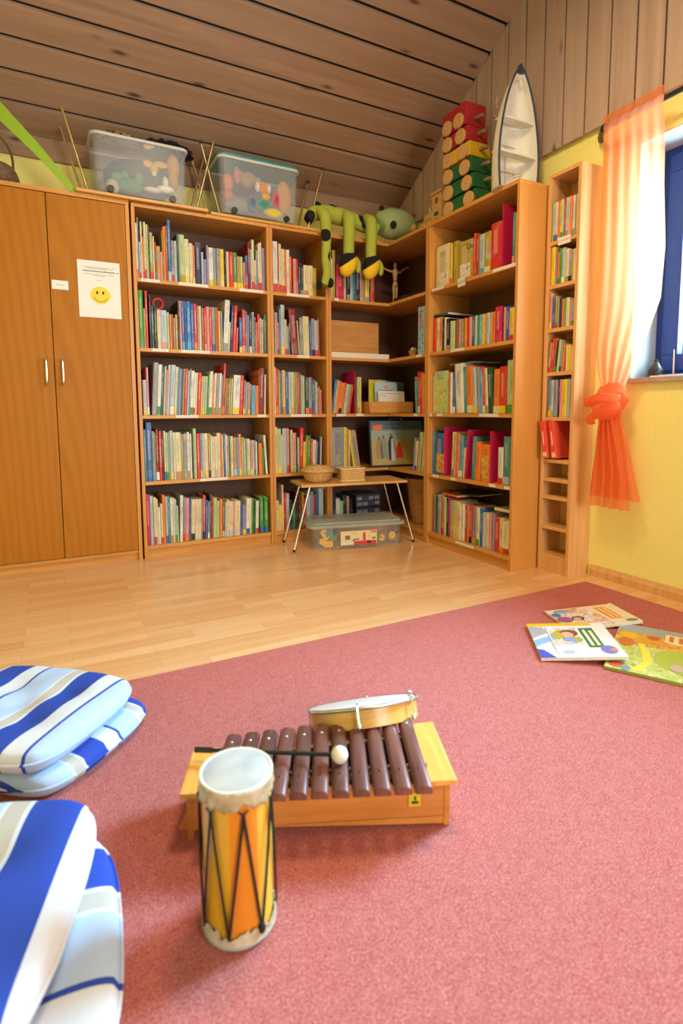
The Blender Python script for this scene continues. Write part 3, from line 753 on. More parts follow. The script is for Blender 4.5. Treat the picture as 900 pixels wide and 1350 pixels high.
# wicker basket
def wicker(name='wicker', a='8E5A2C', b='C08A50', sc=(60, 60, 60)):
    m, nt, bb = base_mat(name, hx(b), .6)
    f = noise(nt, mapping(nt, (60, 60, 260)), 1, 3, .6)
    nt.links.new(ramp(nt, f, [(.35, hx(a)), (.62, hx(b))]), bb.inputs['Base Color'])
    bump(nt, bb, f, .5, .002)
    return m
def coiled(prof, step=.006, amp=.0016):
    # a profile with a row of straw coils along its length
    out = []; acc = 0
    for (r0, z0), (r1, z1) in zip(prof, prof[1:]):
        L = math.hypot(r1-r0, z1-z0); n_ = max(1, int(L/(step/4)))
        nx_, nz_ = (z1-z0)/max(L, 1e-6), -(r1-r0)/max(L, 1e-6)
        for k in range(n_):
            t = k/n_; d = abs(math.sin((acc+L*t)*PI/step))*amp
            out.append((max(0, r0+(r1-r0)*t+nx_*d), z0+(z1-z0)*t+nz_*d))
        acc += L
    out.append(prof[-1]); return out
wick = wicker(); wick_l = wicker('pale_wicker', 'A8793E', 'D4AC6C', (90, 90, 90)); wick_d = wicker('dark_wicker', '4E3620', '80603A', (70, 70, 70))
wb = thing('wicker_basket', 'tall brown wicker basket in the bottom right of the corner unit', 'basket', (1.835, -.20, Z['z5']))
mb = MB(); n = 40
rows = []; n = 120
for i in range(61):
    t = i/60; r_ = .085+.035*t; z_ = .005+.30*t
    rows.append([(r_*(1+.022*math.sin(20*2*PI*k/n+(i//2 % 2)*PI)*(i % 2)-.012*(1-i % 2))*math.cos(2*PI*k/n), r_*(1+.022*math.sin(20*2*PI*k/n+(i//2 % 2)*PI)*(i % 2)-.012*(1-i % 2))*math.sin(2*PI*k/n), z_) for k in range(n)])
mb.quadgrid(rows, closed_u=True)
mb.lathe([(0, .003), (.085, .005)], n); mb.build('body', wick, wb, smooth=2)
MB().tube([(.122*math.cos(a), .122*math.sin(a), .308) for a in [2*PI*k/24 for k in range(24)]], .007, 8, closed=True).build('rim', wick, wb, smooth=True)

# ------------------------------------------------------------------ small table, basket, box
def folding_table(label, loc, rotz, flip=False, leg_mat=chrome, W=.70, D=.29, H=.41, group='small folding tables with metal legs', tip=blackp):
    t = thing('folding_table', label, 'table', loc, rotz, group)
    sgn = -1 if flip else 1
    z0 = H-.016 if not flip else 0
    B(-W/2, W/2, -D/2, D/2, z0, z0+.016).build('table_top', board_wood, t, bevel=.002)
    for sx in (-1, 1):
        for sy in (-1, 1):
            a = (sx*(W/2-.06), sy*(D/2-.03), z0 if not flip else .016); f = (sx*(W/2+.05), sy*(D/2-.01), .004 if not flip else H)
            if flip: f = (sx*(W/2+.045), sy*(D/2-.02), H)
            lg = MB().tube([a, f], .0065, 10).build('leg', leg_mat, t, smooth=True)
            A, F = Vector(a), Vector(f); e = F+(F-A).normalized()*.004; s_ = F-(F-A).normalized()*.014
            if not flip: e = F
            MB().tube([s_, e], .0088, 10).build('foot_cap', tip, lg)
    return t
folding_table('small wooden table on splayed chrome legs standing before the corner shelves', (1.235, -.205, 0), math.radians(-9))
TT = .4105
bb = thing('bread_basket', 'round lidded straw basket on the small table', 'basket', (1.02, -.19, TT))
MB().lathe(coiled([(.002, 0), (.055, 0), (.075, .015), (.090, .05), (.096, .062)])+[(.092, .064), (0, .064)], 48).build('bowl', wick_l, bb, smooth=True)
MB().lathe([(.088, .065)]+coiled([(.104, .066), (.106, .072), (.095, .084), (.06, .101), (.002, .108)]), 48).build('lid', wick_l, bb, smooth=True)
rb = thing('straw_box', 'rectangular open straw box with pale rims on the small table', 'basket', (1.235, -.24, TT), math.radians(-9))
mb = MB()
def rr(w, d, r, n=5):
    p = []
    for cx, cy, a0 in ((w/2-r, d/2-r, 0), (-w/2+r, d/2-r, 90), (-w/2+r, -d/2+r, 180), (w/2-r, -d/2+r, 270)):
        for k in range(n+1):
            a = math.radians(a0+90*k/n); p.append((cx+r*math.cos(a), cy+r*math.sin(a)))
    return p
def open_box(w, d, h, r, t=.004, flare=0, z0=0):
    m = MB(); rows = []
    for (zz, i) in ((z0, 0), (z0+h, flare)): rows.append([(x*(1+i), y*(1+i), zz) for x, y in rr(w, d, r)])
    for (zz, i) in ((z0+h, flare), (z0+t, 0)): rows.append([(x*(1+i)*(1-t*2/w), y*(1+i)*(1-t*2/d), zz) for x, y in rr(w, d, r)])
    o = m.quadgrid(rows, closed_u=True); n = len(rows[0])
    m.face([o+k for k in range(n-1, -1, -1)]); m.face([o+3*n+k for k in range(n)])
    return m
open_box(.165, .10, .082, .018).build('body', wick_l, rb, smooth=True)
for zz in (.004, .080): MB().tube([(x*1.01, y*1.01, zz) for x, y in rr(.165, .10, .018)], .0038, 8, closed=True).build('rim', plain('E2CFA0'), rb, smooth=True)
gc = MB().prism([(0, 0), (.20, .03), (.02, -.055)], 0, .002, 'y').build('green_sheet', plain('6CA02C'), loc=(1.10, -.05, .39), rot=(0, 0, -.15))
tag(gc, 'green paper sheet hanging behind the small table top', 'paper')
# storage box with toys
sb = thing('storage_box', 'clear lidded storage box of plastic toy parts on the floor under the small table', 'storage box', (1.245, -.235, 0.0), math.radians(-13))
open_box(.565, .27, .135, .03, .003, .03, .003).build('box_body', clearp, sb, smooth=True)
ld = MB()
ld.prism([(x*1.06, y*1.10) for x, y in rr(.585, .285, .035)], .138, .158); ld.prism([(x, y) for x, y in rr(.575, .27, .03)], .158, .170)
lid = ld.build('box_lid', clearlid, sb, smooth=True, bevel=.003)
lbx = MB().box(-.115, .12, -.1425, -.1415, .025, .112).build('printed_label', plain('D9CBA0'), sb)
for (a, b_, c, d, col) in ((-.03, .115, .025, .048, 'r'), (-.085, -.055, .06, .085, '7A5A4A'), (-.045, -.01, .088, .1, 'y'), (-.03, .005, .055, .062, 'b'), (.03, .046, .05, .10, 'r'), (.08, .118, .096, .11, 'o'), (.055, .08, .03, .045, 'n'), (.09, .11, .055, .068, 'g'), (-.11, -.035, .03, .042, 'w'), (-.04, -.025, .05, .058, 'g'), (.06, .075, .068, .082, 'y')):
    MB().box(a, b_, -.1435, -.1425, c, d).build('printed_patch', plain(col), lbx)
r = random.Random(11)
def star(R, r0, n=10): return [((R if k % 2 == 0 else r0)*math.cos(PI*k/n), (R if k % 2 == 0 else r0)*math.sin(PI*k/n)) for k in range(2*n)]
for i in range(34):
    sx = r.uniform(-.24, .24); col = r.choice('yyyyrrntg') if abs(sx) > .12 else r.choice('rntg'); 
    if abs(sx) < .12: continue
    zz = r.uniform(.03, .115); yy = -.118+r.uniform(0, .01)+.006*(i % 3)
    if col == 'y':
        m = MB().prism(star(.027, .016), -.004, .004, 'y')
    else: m = MB().prism(star(.028, .017, 6), -.005, .005, 'y') if col != 'n' else MB().box(-.03, .03, -.006, .006, -.01, .01)
    gear_col = col
    o = m.build('toy_gear' if col != 'n' else 'toy_bar', plain({'y': 'E8B81C'}.get(col, col)), loc=(0, 0, 0))
    p = Matrix.Translation(sb.location) @ Matrix.Rotation(math.radians(-13), 4, 'Z') @ Vector((sx, yy, zz))
    o.location = p; o.rotation_euler = (0, r.uniform(0, 3), math.radians(-13))
    if col == 'y': MB().prism(ell(0, 0, .008, .008, 14), -.006, .006, 'y').build('gear_hub', plain('D88A1A'), o)
    tag(o, '%s plastic toy %s inside the clear box, %s end' % ({'y': 'yellow', 'r': 'red', 't': 'teal', 'g': 'green', 'n': 'navy'}[col], 'gear' if col != 'n' else 'bar', 'left' if sx < 0 else 'right'), 'toy part', '%s %s toy parts in the %s of the clear box' % ({'y': 'yellow', 'r': 'red', 't': 'teal', 'g': 'green', 'n': 'navy'}[col], 'gear' if col != 'n' else 'bar', 'left' if sx < 0 else 'right'))

# ------------------------------------------------------------------ on top of the furniture
folding_table('small table stored upside down on the bookcase top under the left plastic bin', (.075, .105, ZT+.0045), 0, True, brass, W=.69, D=.27, H=.40, tip=brass)
folding_table('small table stored upside down on the bookcase top under the teal-lidded bin', (.785, .125, ZT+.001), 0, True, brass, W=.69, D=.27, H=.40)
TB = ZT+.0215
def bin_(label, x0, x1, z0, h, lidcol):
    w = x1-x0
    t = thing('plastic_bin', label, 'storage bin', ((x0+x1)/2, .11, z0))
    open_box(w*.93, .25, h, .035, .004, .05, .003).build('bin_body', cloud, t, smooth=True)
    MB().tube([(x*1.06, y*1.06, h) for x, y in rr(w*.93, .25, .035)], .009, 8, closed=True).build('rim', base_mat('bin_rim', (.55, .56, .54), .4)[0], t, smooth=True)
    for sx in (-1, 1): MB().lathe([(0, -.008), (.018, -.008), (.018, .008), (0, .008)], 18, M=Matrix.Translation((sx*w*.32, -.13, .019)) @ Matrix.Rotation(PI/2, 4, 'X')).build('caster', blackp, t, smooth=True)
    if lidcol:
        l = MB(); l.prism([(x*1.10, y*1.09) for x, y in rr(w*.93, .25, .04)], h+.002, h+.018); l.prism([(x*1.0, y*.96) for x, y in rr(w*.93, .25, .035)], h+.018, h+.032)
        l.build('bin_lid', plain(lidcol, .35), t, smooth=True, bevel=.003)
    return t
bin_('frosted plastic bin of soft toys with dark fur heaped on top, left on the bookcases', -.19, .315, TB+.0035, .295, None)
bin_('frosted plastic bin with a teal lid full of colourful toys, right on the bookcases', .485, 1.0, TB, .315, '2A8590')
def toy(label, col, c, r_, name='soft_toy', extra=None, grp=None):
    mb = MB(); mb.ball((0, 0, 0), r_)
    o = thing(name, label, 'toy', c, 0, grp)
    mb.build('body', plain(col, .8), o, smooth=True)
    for e in extra or []:
        MB().ball(e[0], e[1]).build(e[3] if len(e) > 3 else 'limb', plain(e[2], .8), o, smooth=True)
# contents of the left bin
yb = 'D9A522'
toy('yellow bird toy in the middle of the left bin', yb, (.13, .0, 2.19), (.022, .012, .028), 'toy_bird', [((-.03, 0, .02), (.026, .006, .018), yb, 'wing'), ((.04, 0, .028), (.035, .006, .018), yb, 'wing'), ((0, -.004, -.03), (.012, .008, .012), 'w', 'head')])
toy('yellow bird toy near the rim of the left bin', yb, (.10, .0, 2.30), (.022, .01, .014), 'toy_bird', [((.02, 0, .008), (.02, .006, .01), yb, 'wing')])
toy('orange yellow soft toy in the right end of the left bin', 'D8A040', (.245, .06, 2.24), (.035, .03, .07), 'soft_toy', [((0, 0, -.08), (.03, .03, .05), 'D8A040', 'body_fold')])
toy('green knitted soft toy at the bottom of the left bin', '4E8A64', (.0, .02, 2.085), (.075, .03, .04), 'soft_toy', [((-.06, -.0, .03), (.03, .02, .03), '5C9A6C'), ((.05, 0, .04), (.025, .02, .04), '4E8A64'), ((-.02, 0, .05), (.02, .02, .025), '5C9A6C')])
toy('cream soft toy beside the green one in the left bin', 'C9BA9A', (-.085, .02, 2.065), (.035, .03, .04))
toy('white soft toy star at the right bottom of the left bin', 'D8D6CE', (.19, .0, 2.09), (.05, .02, .022), 'soft_toy', [((-.0, 0, .03), (.018, .016, .04), 'D8D6CE'), ((-.07, 0, -.015), (.05, .02, .016), 'CFCBC0')])
toy('dark grey folded blanket at the back of the left bin', '4E5664', (.07, .14, 2.16), (.19, .08, .115), 'blanket')
# contents of the right bin
toy('orange red soft toy in the left end of the right bin', 'D06A48', (.55, .02, 2.20), (.035, .03, .05), 'soft_toy', [((0, 0, -.075), (.034, .03, .035), 'C85C40'), ((.06, 0, .05), (.025, .02, .05), 'C8746A')])
toy('tan curly soft toy at the back of the right bin', 'B4935C', (.69, .06, 2.25), (.06, .04, .05), 'soft_toy', [((-.06, 0, .02), (.03, .03, .03), 'B4935C'), ((.06, 0, -.01), (.03, .03, .04), 'C2A26A')])
toy('orange striped soft toy in the middle of the right bin', 'D88A2E', (.76, .0, 2.20), (.036, .02, .035), 'soft_toy', [((.02, -.005, -.05), (.03, .016, .022), 'E0A03A'), ((-.03, -.0, .0), (.018, .016, .03), 'E4E0D8'), ((.04, 0, .0), (.016, .016, .03), 'E4E0D8')])
toy('long orange yellow soft toy in the right end of the right bin', 'DDA04A', (.905, .02, 2.17), (.05, .03, .10), 'soft_toy')
toy('teal green soft toy at the bottom of the right bin', '3E8A72', (.765, .01, 2.10), (.06, .03, .04), 'soft_toy', [((-.07, 0, -.0), (.03, .03, .05), '54708C')])
toy('red soft toy between the orange ones in the right bin', 'C03A3A', (.845, .0, 2.14), (.025, .02, .06), 'soft_toy')
toy('yellow soft toy at the front bottom of the right bin', 'D2C04A', (.83, -.0, 2.062), (.065, .02, .03), 'soft_toy')
toy('grey soft toy along the bottom left of the right bin', '8A8A84', (.62, .04, 2.085), (.09, .04, .045), 'soft_toy')
# black fur and patterned plush on the left bin
def furry(name, label, c, R, mat, seed, amp=.25, n=48, m=24):
    r = random.Random(seed); rows = []
    for i in range(m+1):
        a = -PI/2+PI*i/m; row_ = []
        for k in range(n):
            q = 1+r.uniform(-amp, amp)*math.cos(a)
            row_.append((R[0]*math.cos(a)*math.cos(2*PI*k/n)*q, R[1]*math.cos(a)*math.sin(2*PI*k/n)*q, R[2]*math.sin(a)*q))
        rows.append(row_)
    return MB_q(rows).build(name, mat, loc=c, smooth=True)
def MB_q(rows):
    m = MB(); m.quadgrid(rows, closed_u=True); return m
o = furry('fur_toy', '', (.205, .12, 2.345), (.145, .09, .045), plain('0C0A0C', .9), 5)
tag(o, 'black furry soft toy heaped over the right of the left bin', 'soft toy')
def leopard():
    m, nt, b = base_mat('leopard_plush', hx('8A6238'), .9)
    v = N(nt, 'ShaderNodeTexVoronoi'); v.inputs['Scale'].default_value = 40; nt.links.new(mapping(nt, (1, 1, 1)), v.inputs['Vector'])
    nt.links.new(ramp(nt, v.outputs['Distance'], [(.3, hx('2A1810')), (.45, hx('A87A48'))]), b.inputs['Base Color'])
    return m
o = furry('patterned_plush', '', (-.04, .10, 2.345), (.11, .08, .03), leopard(), 6, .12)
tag(o, 'brown spotted plush blanket heaped over the left of the left bin', 'soft toy')
# green ribbon and basket at far left
def strip(pts, w, th, axis=(0, 1, 0)):
    m = MB(); a = Vector(axis); rows = []
    for i, p in enumerate(pts):
        p = Vector(p); t = (Vector(pts[min(i+1, len(pts)-1)])-Vector(pts[max(i-1, 0)])).normalized(); s = t.cross(a).normalized()
        ww = w[i] if hasattr(w, '__len__') else w
        rows.append([p+s*ww/2+a*th/2, p-s*ww/2+a*th/2, p-s*ww/2-a*th/2, p+s*ww/2-a*th/2])
    m.quadgrid(rows, closed_u=True); o = 0
    m.face([3, 2, 1, 0]); q = (len(rows)-1)*4; m.face([q, q+1, q+2, q+3]); return m
o = strip([(-.80, -.005, 2.53), (-.60, -.008, 2.33), (-.44, -.01, 2.175), (-.285, -.012, 2.008), (-.275, -.006, 1.999)], [.08, .07, .05, .028, .018], .0015).build('ribbon', plain('8CAE1E', .5))
tag(o, 'lime green ribbon stretched from the ceiling down to the wardrobe top', 'ribbon')
gb2 = thing('handle_basket', 'dark woven basket with an upright handle on top of the wardrobe', 'basket', (-.66, .14, ZT+.0045))
MB().lathe([(0, 0)]+coiled([(.09, 0), (.125, .02), (.135, .05), (.125, .085), (.105, .11)], .010, .003)+[(.098, .108), (.112, .08), (.115, .03), (0, .012)], 48).build('body', wick_d, gb2, smooth=True)
MB().tube([(.11, 0, .10), (.105, 0, .18), (.07, 0, .25), (0, 0, .28), (-.07, 0, .25), (-.105, 0, .18), (-.11, 0, .10)], .006, 8, sub=4).build('handle', wick_d, gb2, smooth=True)

# ------------------------------------------------------------------ long-limbed plush toy
lime = plain('A2AE3E', .9); blk = plain('0A0A12', .9); yel = plain('E6C01C', .9)
pt = thing('plush_toy', 'lime plush toy with black patches and long limbs draped over the corner shelf top', 'soft toy', (1.30, 0, ZT+.02))
pt.location = (0, 0, 0)
def patchy(mb, patches, mats):
    # faces near a patch centre take the black cloth
    for i, f in enumerate(mb.f):
        c = sum((Vector(mb.v[k]) for k in f), Vector())/len(f)
        mb.mi[i] = 1 if any((c-Vector(p)).length < r_ for p, r_ in patches) else 0
    return mb
ZS = 2.02
m = MB().tube([(1.07, .02, ZS+.04), (1.12, .02, ZS+.095), (1.20, .02, ZS+.105), (1.30, .02, ZS+.10), (1.40, .02, ZS+.09), (1.49, .01, ZS+.065), (1.58, .0, ZS+.06)], [.03, .047, .052, .055, .05, .045, .03], 52, sub=20)
patchy(m, [((1.055, -.02, ZS+.055), .05), ((1.46, -.04, ZS+.105), .045), ((1.47, -.04, ZS+.06), .035), ((1.13, .0, ZS+.155), .03), ((1.245, .0, ZS+.17), .035)], None).build('body', [lime, blk], pt, smooth=True)
for (x, s) in ((1.14, .03), (1.245, .036)):
    m = MB().ball((x, .03, ZS+.150), (s, .02, .022)).build('back_spike', blk, pt, smooth=True)
m = MB().tube([(1.135, -.03, ZS+.10), (1.15, -.065, ZS+.05), (1.158, -.062, ZS-.03), (1.166, -.05, 1.918), (1.160, -.05, 1.82), (1.168, -.05, 1.73), (1.148, -.05, 1.655)], [.034, .036, .034, .030, .027, .026, .024], 48, sub=24)
patchy(m, [((1.144, -.08, 1.955), .037), ((1.190, -.065, 1.83), .03)], None).build('leg', [lime, blk], pt, smooth=True)
MB().ball((1.188, -.055, 1.672), (.024, .024, .032)).build('toe', blk, pt, smooth=True)
MB().ball((1.112, -.055, 1.652), (.020, .022, .026)).build('toe', blk, pt, smooth=True)
for (x, hx_, hz) in ((1.325, 1.318, 1.778), (1.492, 1.492, 1.780)):
    m = MB().tube([(x, -.0, ZS+.10), (x, -.055, ZS+.07), (x, -.062, ZS), (x, -.055, 1.93), (x, -.055, 1.86)], [.042, .04, .038, .036, .036], 24, sub=6)
    m.build('arm', lime, pt, smooth=True)
    mm_ = Matrix.Rotation(.35, 3, 'Y')
    m = MB().ball((hx_, -.06, hz+.025), (.058, .050, .084), 56, 44, mm_)
    for i, f in enumerate(m.f):
        c = sum((Vector(m.v[k]) for k in f), Vector())/len(f)
        m.mi[i] = 1 if c.z-hz-.040+(c.x-hx_)*-.7 > 0 else 0
    m.build('hand', [yel, blk], pt, smooth=True)
    MB().tube([(hx_+.05, -.06, hz+.075), (hx_+.072, -.062, hz+.04), (hx_+.074, -.062, hz-.005), (hx_+.068, -.06, hz-.022)], [.012, .018, .017, .010], 16, sub=5).build('thumb', lime, pt, smooth=True)
hm = plain('93A46A', .9)
hd = MB().tube([(1.575, .0, ZS+.09), (1.60, .0, ZS+.10), (1.67, .0, ZS+.105), (1.75, .005, ZS+.11), (1.82, .01, ZS+.10), (1.87, .02, ZS+.08), (1.885, .02, ZS+.07)], [.03, .078, .10, .10, .088, .06, .02], 28, sub=6).build('head', hm, pt, smooth=True)
MB().ball((1.642, -.100, ZS+.065), (.022, .018, .026)).build('eye', blk, hd, smooth=True)
MB().ball((1.592, -.03, ZS+.185), (.018, .016, .018)).build('eye', blk, hd, smooth=True)
MB().ball((1.82, -.075, ZS+.075), (.026, .024, .028)).build('nose', plain('C09A72', .9), hd, smooth=True)
MB().ball((1.83, -.06, ZS+.165), (.014, .012, .012)).build('red_patch', plain('8A2428', .9), hd, smooth=True)
# books lying under the head (flat boxes on the corner unit top)
o = B(0, .40, 0, .24, 0, .022).build('wooden_board', board_wood, loc=(1.235, .04, ZT+.0005), bevel=.002)
tag(o, 'flat wooden board under the plush toy on the corner unit', 'board')

# ------------------------------------------------------------------ wooden toys on the right bookcase
lw = plain('C79A62', .55)
# small engine
en = thing('toy_engine', 'plain wooden toy steam engine beside the stacked wagons', 'toy train', (1.73, -.30, ZT), -PI/2)
B(0, .15, 0, .08, .022, .052).build('chassis', lw, en, bevel=.003)
MB().lathe([(0, 0), (.030, 0), (.030, .10), (0, .10)], 20, M=Matrix.Translation((.0, .04, .082)) @ Matrix.Rotation(PI/2, 4, 'Y')).build('boiler', lw, en, smooth=True)
cab = B(.10, .19, 0, .08, .03, .19).build('cab', lw, en, bevel=.003)
B(.088, .20, -.01, .09, .19, .202).build('cab_roof', lw, cab, bevel=.002)
MB().prism(ell(.145, .15, .018, .020, 20), -.0015, 0, 'y').build('round_window', plain('6E5A44'), cab)
B(.125, .165, -.0015, 0, .06, .082).build('green_plate', plain('G'), cab)
MB().lathe([(.011, 0), (.011, .03), (.015, .032), (.015, .038), (0, .038)], 14, c=(.03, .04, .11)).build('chimney', lw, en, smooth=True)
for x in (.03, .08, .14):
    for y in (-.008, .088): MB().lathe([(0, -.006), (.022, -.006), (.022, .006), (0, .006)], 20, M=Matrix.Translation((x, y, .022)) @ Matrix.Rotation(PI/2, 4, 'X')).build('wheel', lw, en, smooth=True)
# six stacked wagons
cols = [('g', '1E6238'), ('g', '1E6238'), ('g', '1E6238'), ('y', 'D8B01C'), ('r', 'A82430'), ('r', 'A82430')]
wl = ['lowest green wooden wagon in the tall stack by the boat', 'second green wooden wagon from the bottom of the tall stack', 'topmost green wooden wagon, directly under the yellow one',
      'yellow wooden wagon between the green and the red wagons', 'lower red wooden wagon, directly on the yellow one', 'uppermost red wooden wagon at the top of the stack']
for i, (c, h) in enumerate(cols):
    zc = ZT+.0+.0915*i
    y0 = -.570+.008*i
    t = thing('toy_wagon', wl[i], 'toy wagon', (1.705, y0-.0, zc), -PI/2, 'wooden toy wagons stacked on the right bookcase')
    L = .265-.012*i
    cm = plain(h, .4)
    bd_ = MB(); bd_.box(0, L, .0, .15, .012, .0895 if i < 5 else .135)
    bd_.build('wagon_body', cm, t, bevel=.002)
    for wx in (.035+.004*i, L-.05):
        for wy in (-.0095, .1595):
            w_ = MB().lathe([(0, -.008), (.039, -.008), (.041, -.004), (.041, .004), (.039, .008), (0, .008)], 28, M=Matrix.Translation((wx, wy, .0422)) @ Matrix.Rotation(PI/2, 4, 'X')).build('wheel', lw, t, smooth=True)
            if wy < 0: MB().ball((wx, wy-.008, .0422), (.004, .003, .004), 10, 6).build('axle_screw', steel, w_, smooth=True)
    MB().tube([(L, .075, .052), (L+.02, .075, .052), (L+.055, .075, .046), (L+.062, .075, .046)], [.009, .012, .013, .009], 12, sub=3).build('coupling_peg', plain('8A7258', .6), t, smooth=True)
# model rowing boat standing on its stern
bt = thing('model_boat', 'white wooden model rowing boat standing on its stern with its bow up', 'model boat', (1.765, -1.09, ZT+.001), 0)
H_ = .60; n = 14
hull_m = plain('D4D0C0', .5); inner = plain('C4C8C4', .6); gun = plain('2E3A4A', .4)
def halfw(t): return .138*max(0.0, (1-t**2.3))**.72*(.93+.12*math.sin(min(1, t*2.6)*PI/2)) if t < 1 else 0
def sect(t, sc=1.0, off=0):
    w = max(.002, halfw(t)*sc-off); d = max(.004, (.125*(1-.35*t)*(1-t**6))*sc-off); row_ = []
    for k in range(n+1):
        a = PI*k/n
        row_.append((-w*math.cos(a), d*math.sin(a)**.7 if 0 < k < n else 0, t*H_))
    return row_
ts = [i/30 for i in range(31)]
m = MB(); m.quadgrid([sect(t) for t in ts]); m.quadgrid([[(x, y-.0008 if y > .01 else y, z) for x, y, z in sect(t, 1, .006)] for t in ts]); 
r0 = [sect(0)]; m.face([m.v.index(tuple(p)) for p in sect(0)])
m.build('hull', hull_m, bt, smooth=True)
l_, r_ = [], []
for t in ts:
    l_.append((-max(.002, halfw(t)), -.002, t*H_)); r_.append((max(.002, halfw(t)), -.002, t*H_))
MB().tube(l_, .0055, 8).build('gunwale', gun, bt, smooth=True); MB().tube(r_, .0055, 8).build('gunwale', gun, bt, smooth=True)
for t, dd in ((.30, .05), (.58, .055)):
    w = halfw(t)-.006; z_ = t*H_
    B(-w, w, .01, .01+dd, z_-.004, z_+.004).build('thwart', hull_m, bt, bevel=.001)
for x in (-.06, 0, .06):
    B(x-.001, x+.001, .098, .1, .02, .45).build('floor_seam', plain('8C8C84'), bt) if x == 0 else None
for z_ in (.12, .25, .38): B(-.09, .09, .088, .092, z_, z_+.006).build('frame_rib', hull_m, bt)
for z_ in (.062, .075): B(.02, .085, .03, .034, z_, z_+.005).build('oar', plain('A89880'), bt, rot=(0, -.35, 0))
B(-.07, -.035, .03, .07, .40, .50).build('worn_patch', plain('8A7C66'), bt, rot=(0, .25, 0)) if False else None
MB().tube([(-.02, .0, H_-.075), (.0, -.008, H_-.06), (.03, .0, H_-.10)], .004, 8, sub=4).build('bow_rope', plain('C8B49C'), bt, smooth=True)
MB().prism([(-.018, H_-.03), (.018, H_-.03), (.004, H_+.012), (-.004, H_+.012)], -.004, .02, 'y').build('bow_cap', gun, bt)
MB().tube([(-.125, .03, .38), (-.120, .06, .42), (-.105, .07, .46), (-.115, .045, .44), (-.13, .04, .40)], .004, 8, sub=4).build('rope_coil', plain('8E7E62'), bt, smooth=True)

# red binders in the tower
for i, yy in enumerate((.006, .052)):
    t = thing('red_binder', ['left leaning red binder with white spine text in the slim tower', 'right leaning red binder half behind the tower side'][i], 'binder', (1.835-.012*(1-i), -1.247-yy, TZ[5]+.004), -PI/2, 'red binders in the slim tower')
    b_ = B(0, .030, 0, .12, 0, .195).build('cover', plain('DC4A34', .45), t, bevel=.002, rot=(0, math.radians(-9), 0))
    B(.004, .026, -.001, 0, .008, .032).build('spine_sticker', plain('D8CDB4'), b_)
    B(.012, .018, -.001, 0, .07, .14).build('spine_text', plain('E6C8BC'), b_)
# books lying flat on rows
for (lab, col, p, s, rz) in (('orange book lying flat on the upright row, bottom of right bookcase', 'o', (1.72, -.62, LV[4]+.251), (.20, .17, .012), -.1),
                         ('black folder lying flat over the bottom row of right bookcase', 'k', (1.76, -.70, LV[4]+.266), (.21, .26, .010), .05),
                         ('flat red and cream book on the near end of the bottom row', 'c', (1.71, -1.11, LV[4]+.226), (.19, .17, .016), 0),
                         ('black book lying flat on the left of the second row, right bookcase', 'n', (1.70, -.53, LV[1]+.218), (.2, .15, .014), 0),
                         ('grey flat folder resting on the middle row of right bookcase', 'a', (1.72, -.72, LV[2]+.292), (.2, .22, .008), 0)):
    o = MB().box(0, s[0], -s[1]/2, s[1]/2, 0, s[2]).build('flat_book', book_mat(col), loc=p, rot=(0, 0, rz), bevel=.001)
    B(.004, s[0]-.003, -s[1]/2-.0004, s[1]/2-.003, .002, s[2]-.002).build('page_block', pages, o)
    tag(o, lab, 'book')
t = thing('tape_ring', 'red ring lying on top of a cream book on the second shelf', 'ring', (.135, .06, LV[1]+.2215+.038)); t.rotation_euler = (PI/2, 0, 0)
MB().tube([(.028*math.cos(2*PI*k/24), .028*math.sin(2*PI*k/24), 0) for k in range(24)], .009, 10, closed=True).build('ring_body', plain('A82018', .4), t, smooth=True)
tag(MB().box(0, .075, 0, .001, -.025, .022).build('handwritten_note', label_m, loc=(1.6625, -.449-.02-.27, LV[0]-.014), rot=(.12, 0, -PI/2-.12)),
    'tilted white note hanging from the top shelf edge of the right bookcase', 'note')

# ------------------------------------------------------------------ curtain and rod
rod = thing('curtain_rod', 'dark metal curtain rod with a ball end above the orange curtain', 'curtain rod', (0, 0, 0))
RX, RZ = 1.905, 2.155
MB().tube([(RX, -1.50, RZ), (RX, -4.6, RZ)], .011, 14).build('rod', blackp, rod, smooth=True)
MB().ball((RX, -1.488, RZ), .021).build('end_knob', blackp, rod, smooth=True)
MB().tube([(RX+.085, -1.40, RZ), (RX+.05, -1.425, RZ), (RX, -1.475, RZ)], .013, 12).build('wall_bracket', plain('4A3E34', .4), rod, smooth=True)
def curtain_mat():
    m = bpy.data.materials.new('sheer_orange'); m.use_nodes = True; nt = m.node_tree
    nt.nodes.remove(nt.nodes['Principled BSDF'])
    d = N(nt, 'ShaderNodeBsdfDiffuse'); d.inputs[0].default_value = (*hx('EE8250'), 1)
    t = N(nt, 'ShaderNodeBsdfTranslucent'); t.inputs[0].default_value = (*hx('FFA678'), 1)
    tr_ = N(nt, 'ShaderNodeBsdfTransparent'); tr_.inputs[0].default_value = (1, .80, .68, 1)
    a = N(nt, 'ShaderNodeMixShader'); a.inputs[0].default_value = .5
    nt.links.new(d.outputs[0], a.inputs[1]); nt.links.new(t.outputs[0], a.inputs[2])
    b = N(nt, 'ShaderNodeMixShader')
    wv = noise(nt, mapping(nt, (1, 1, .25)), 900, 2)
    rr_ = ramp(nt, wv, [(.35, (.52,)*3), (.65, (.72,)*3)])
    nt.links.new(rr_, b.inputs[0]); nt.links.new(tr_.outputs[0], b.inputs[1]); nt.links.new(a.outputs[0], b.inputs[2])
    nt.links.new(b.outputs[0], nt.nodes['Material Output'].inputs[0])
    MATS['sheer'] = m
    return m
sheer = curtain_mat()
ct = thing('curtain', 'sheer orange curtain tied in a thick knot beside the window', 'curtain', (0, 0, 0))
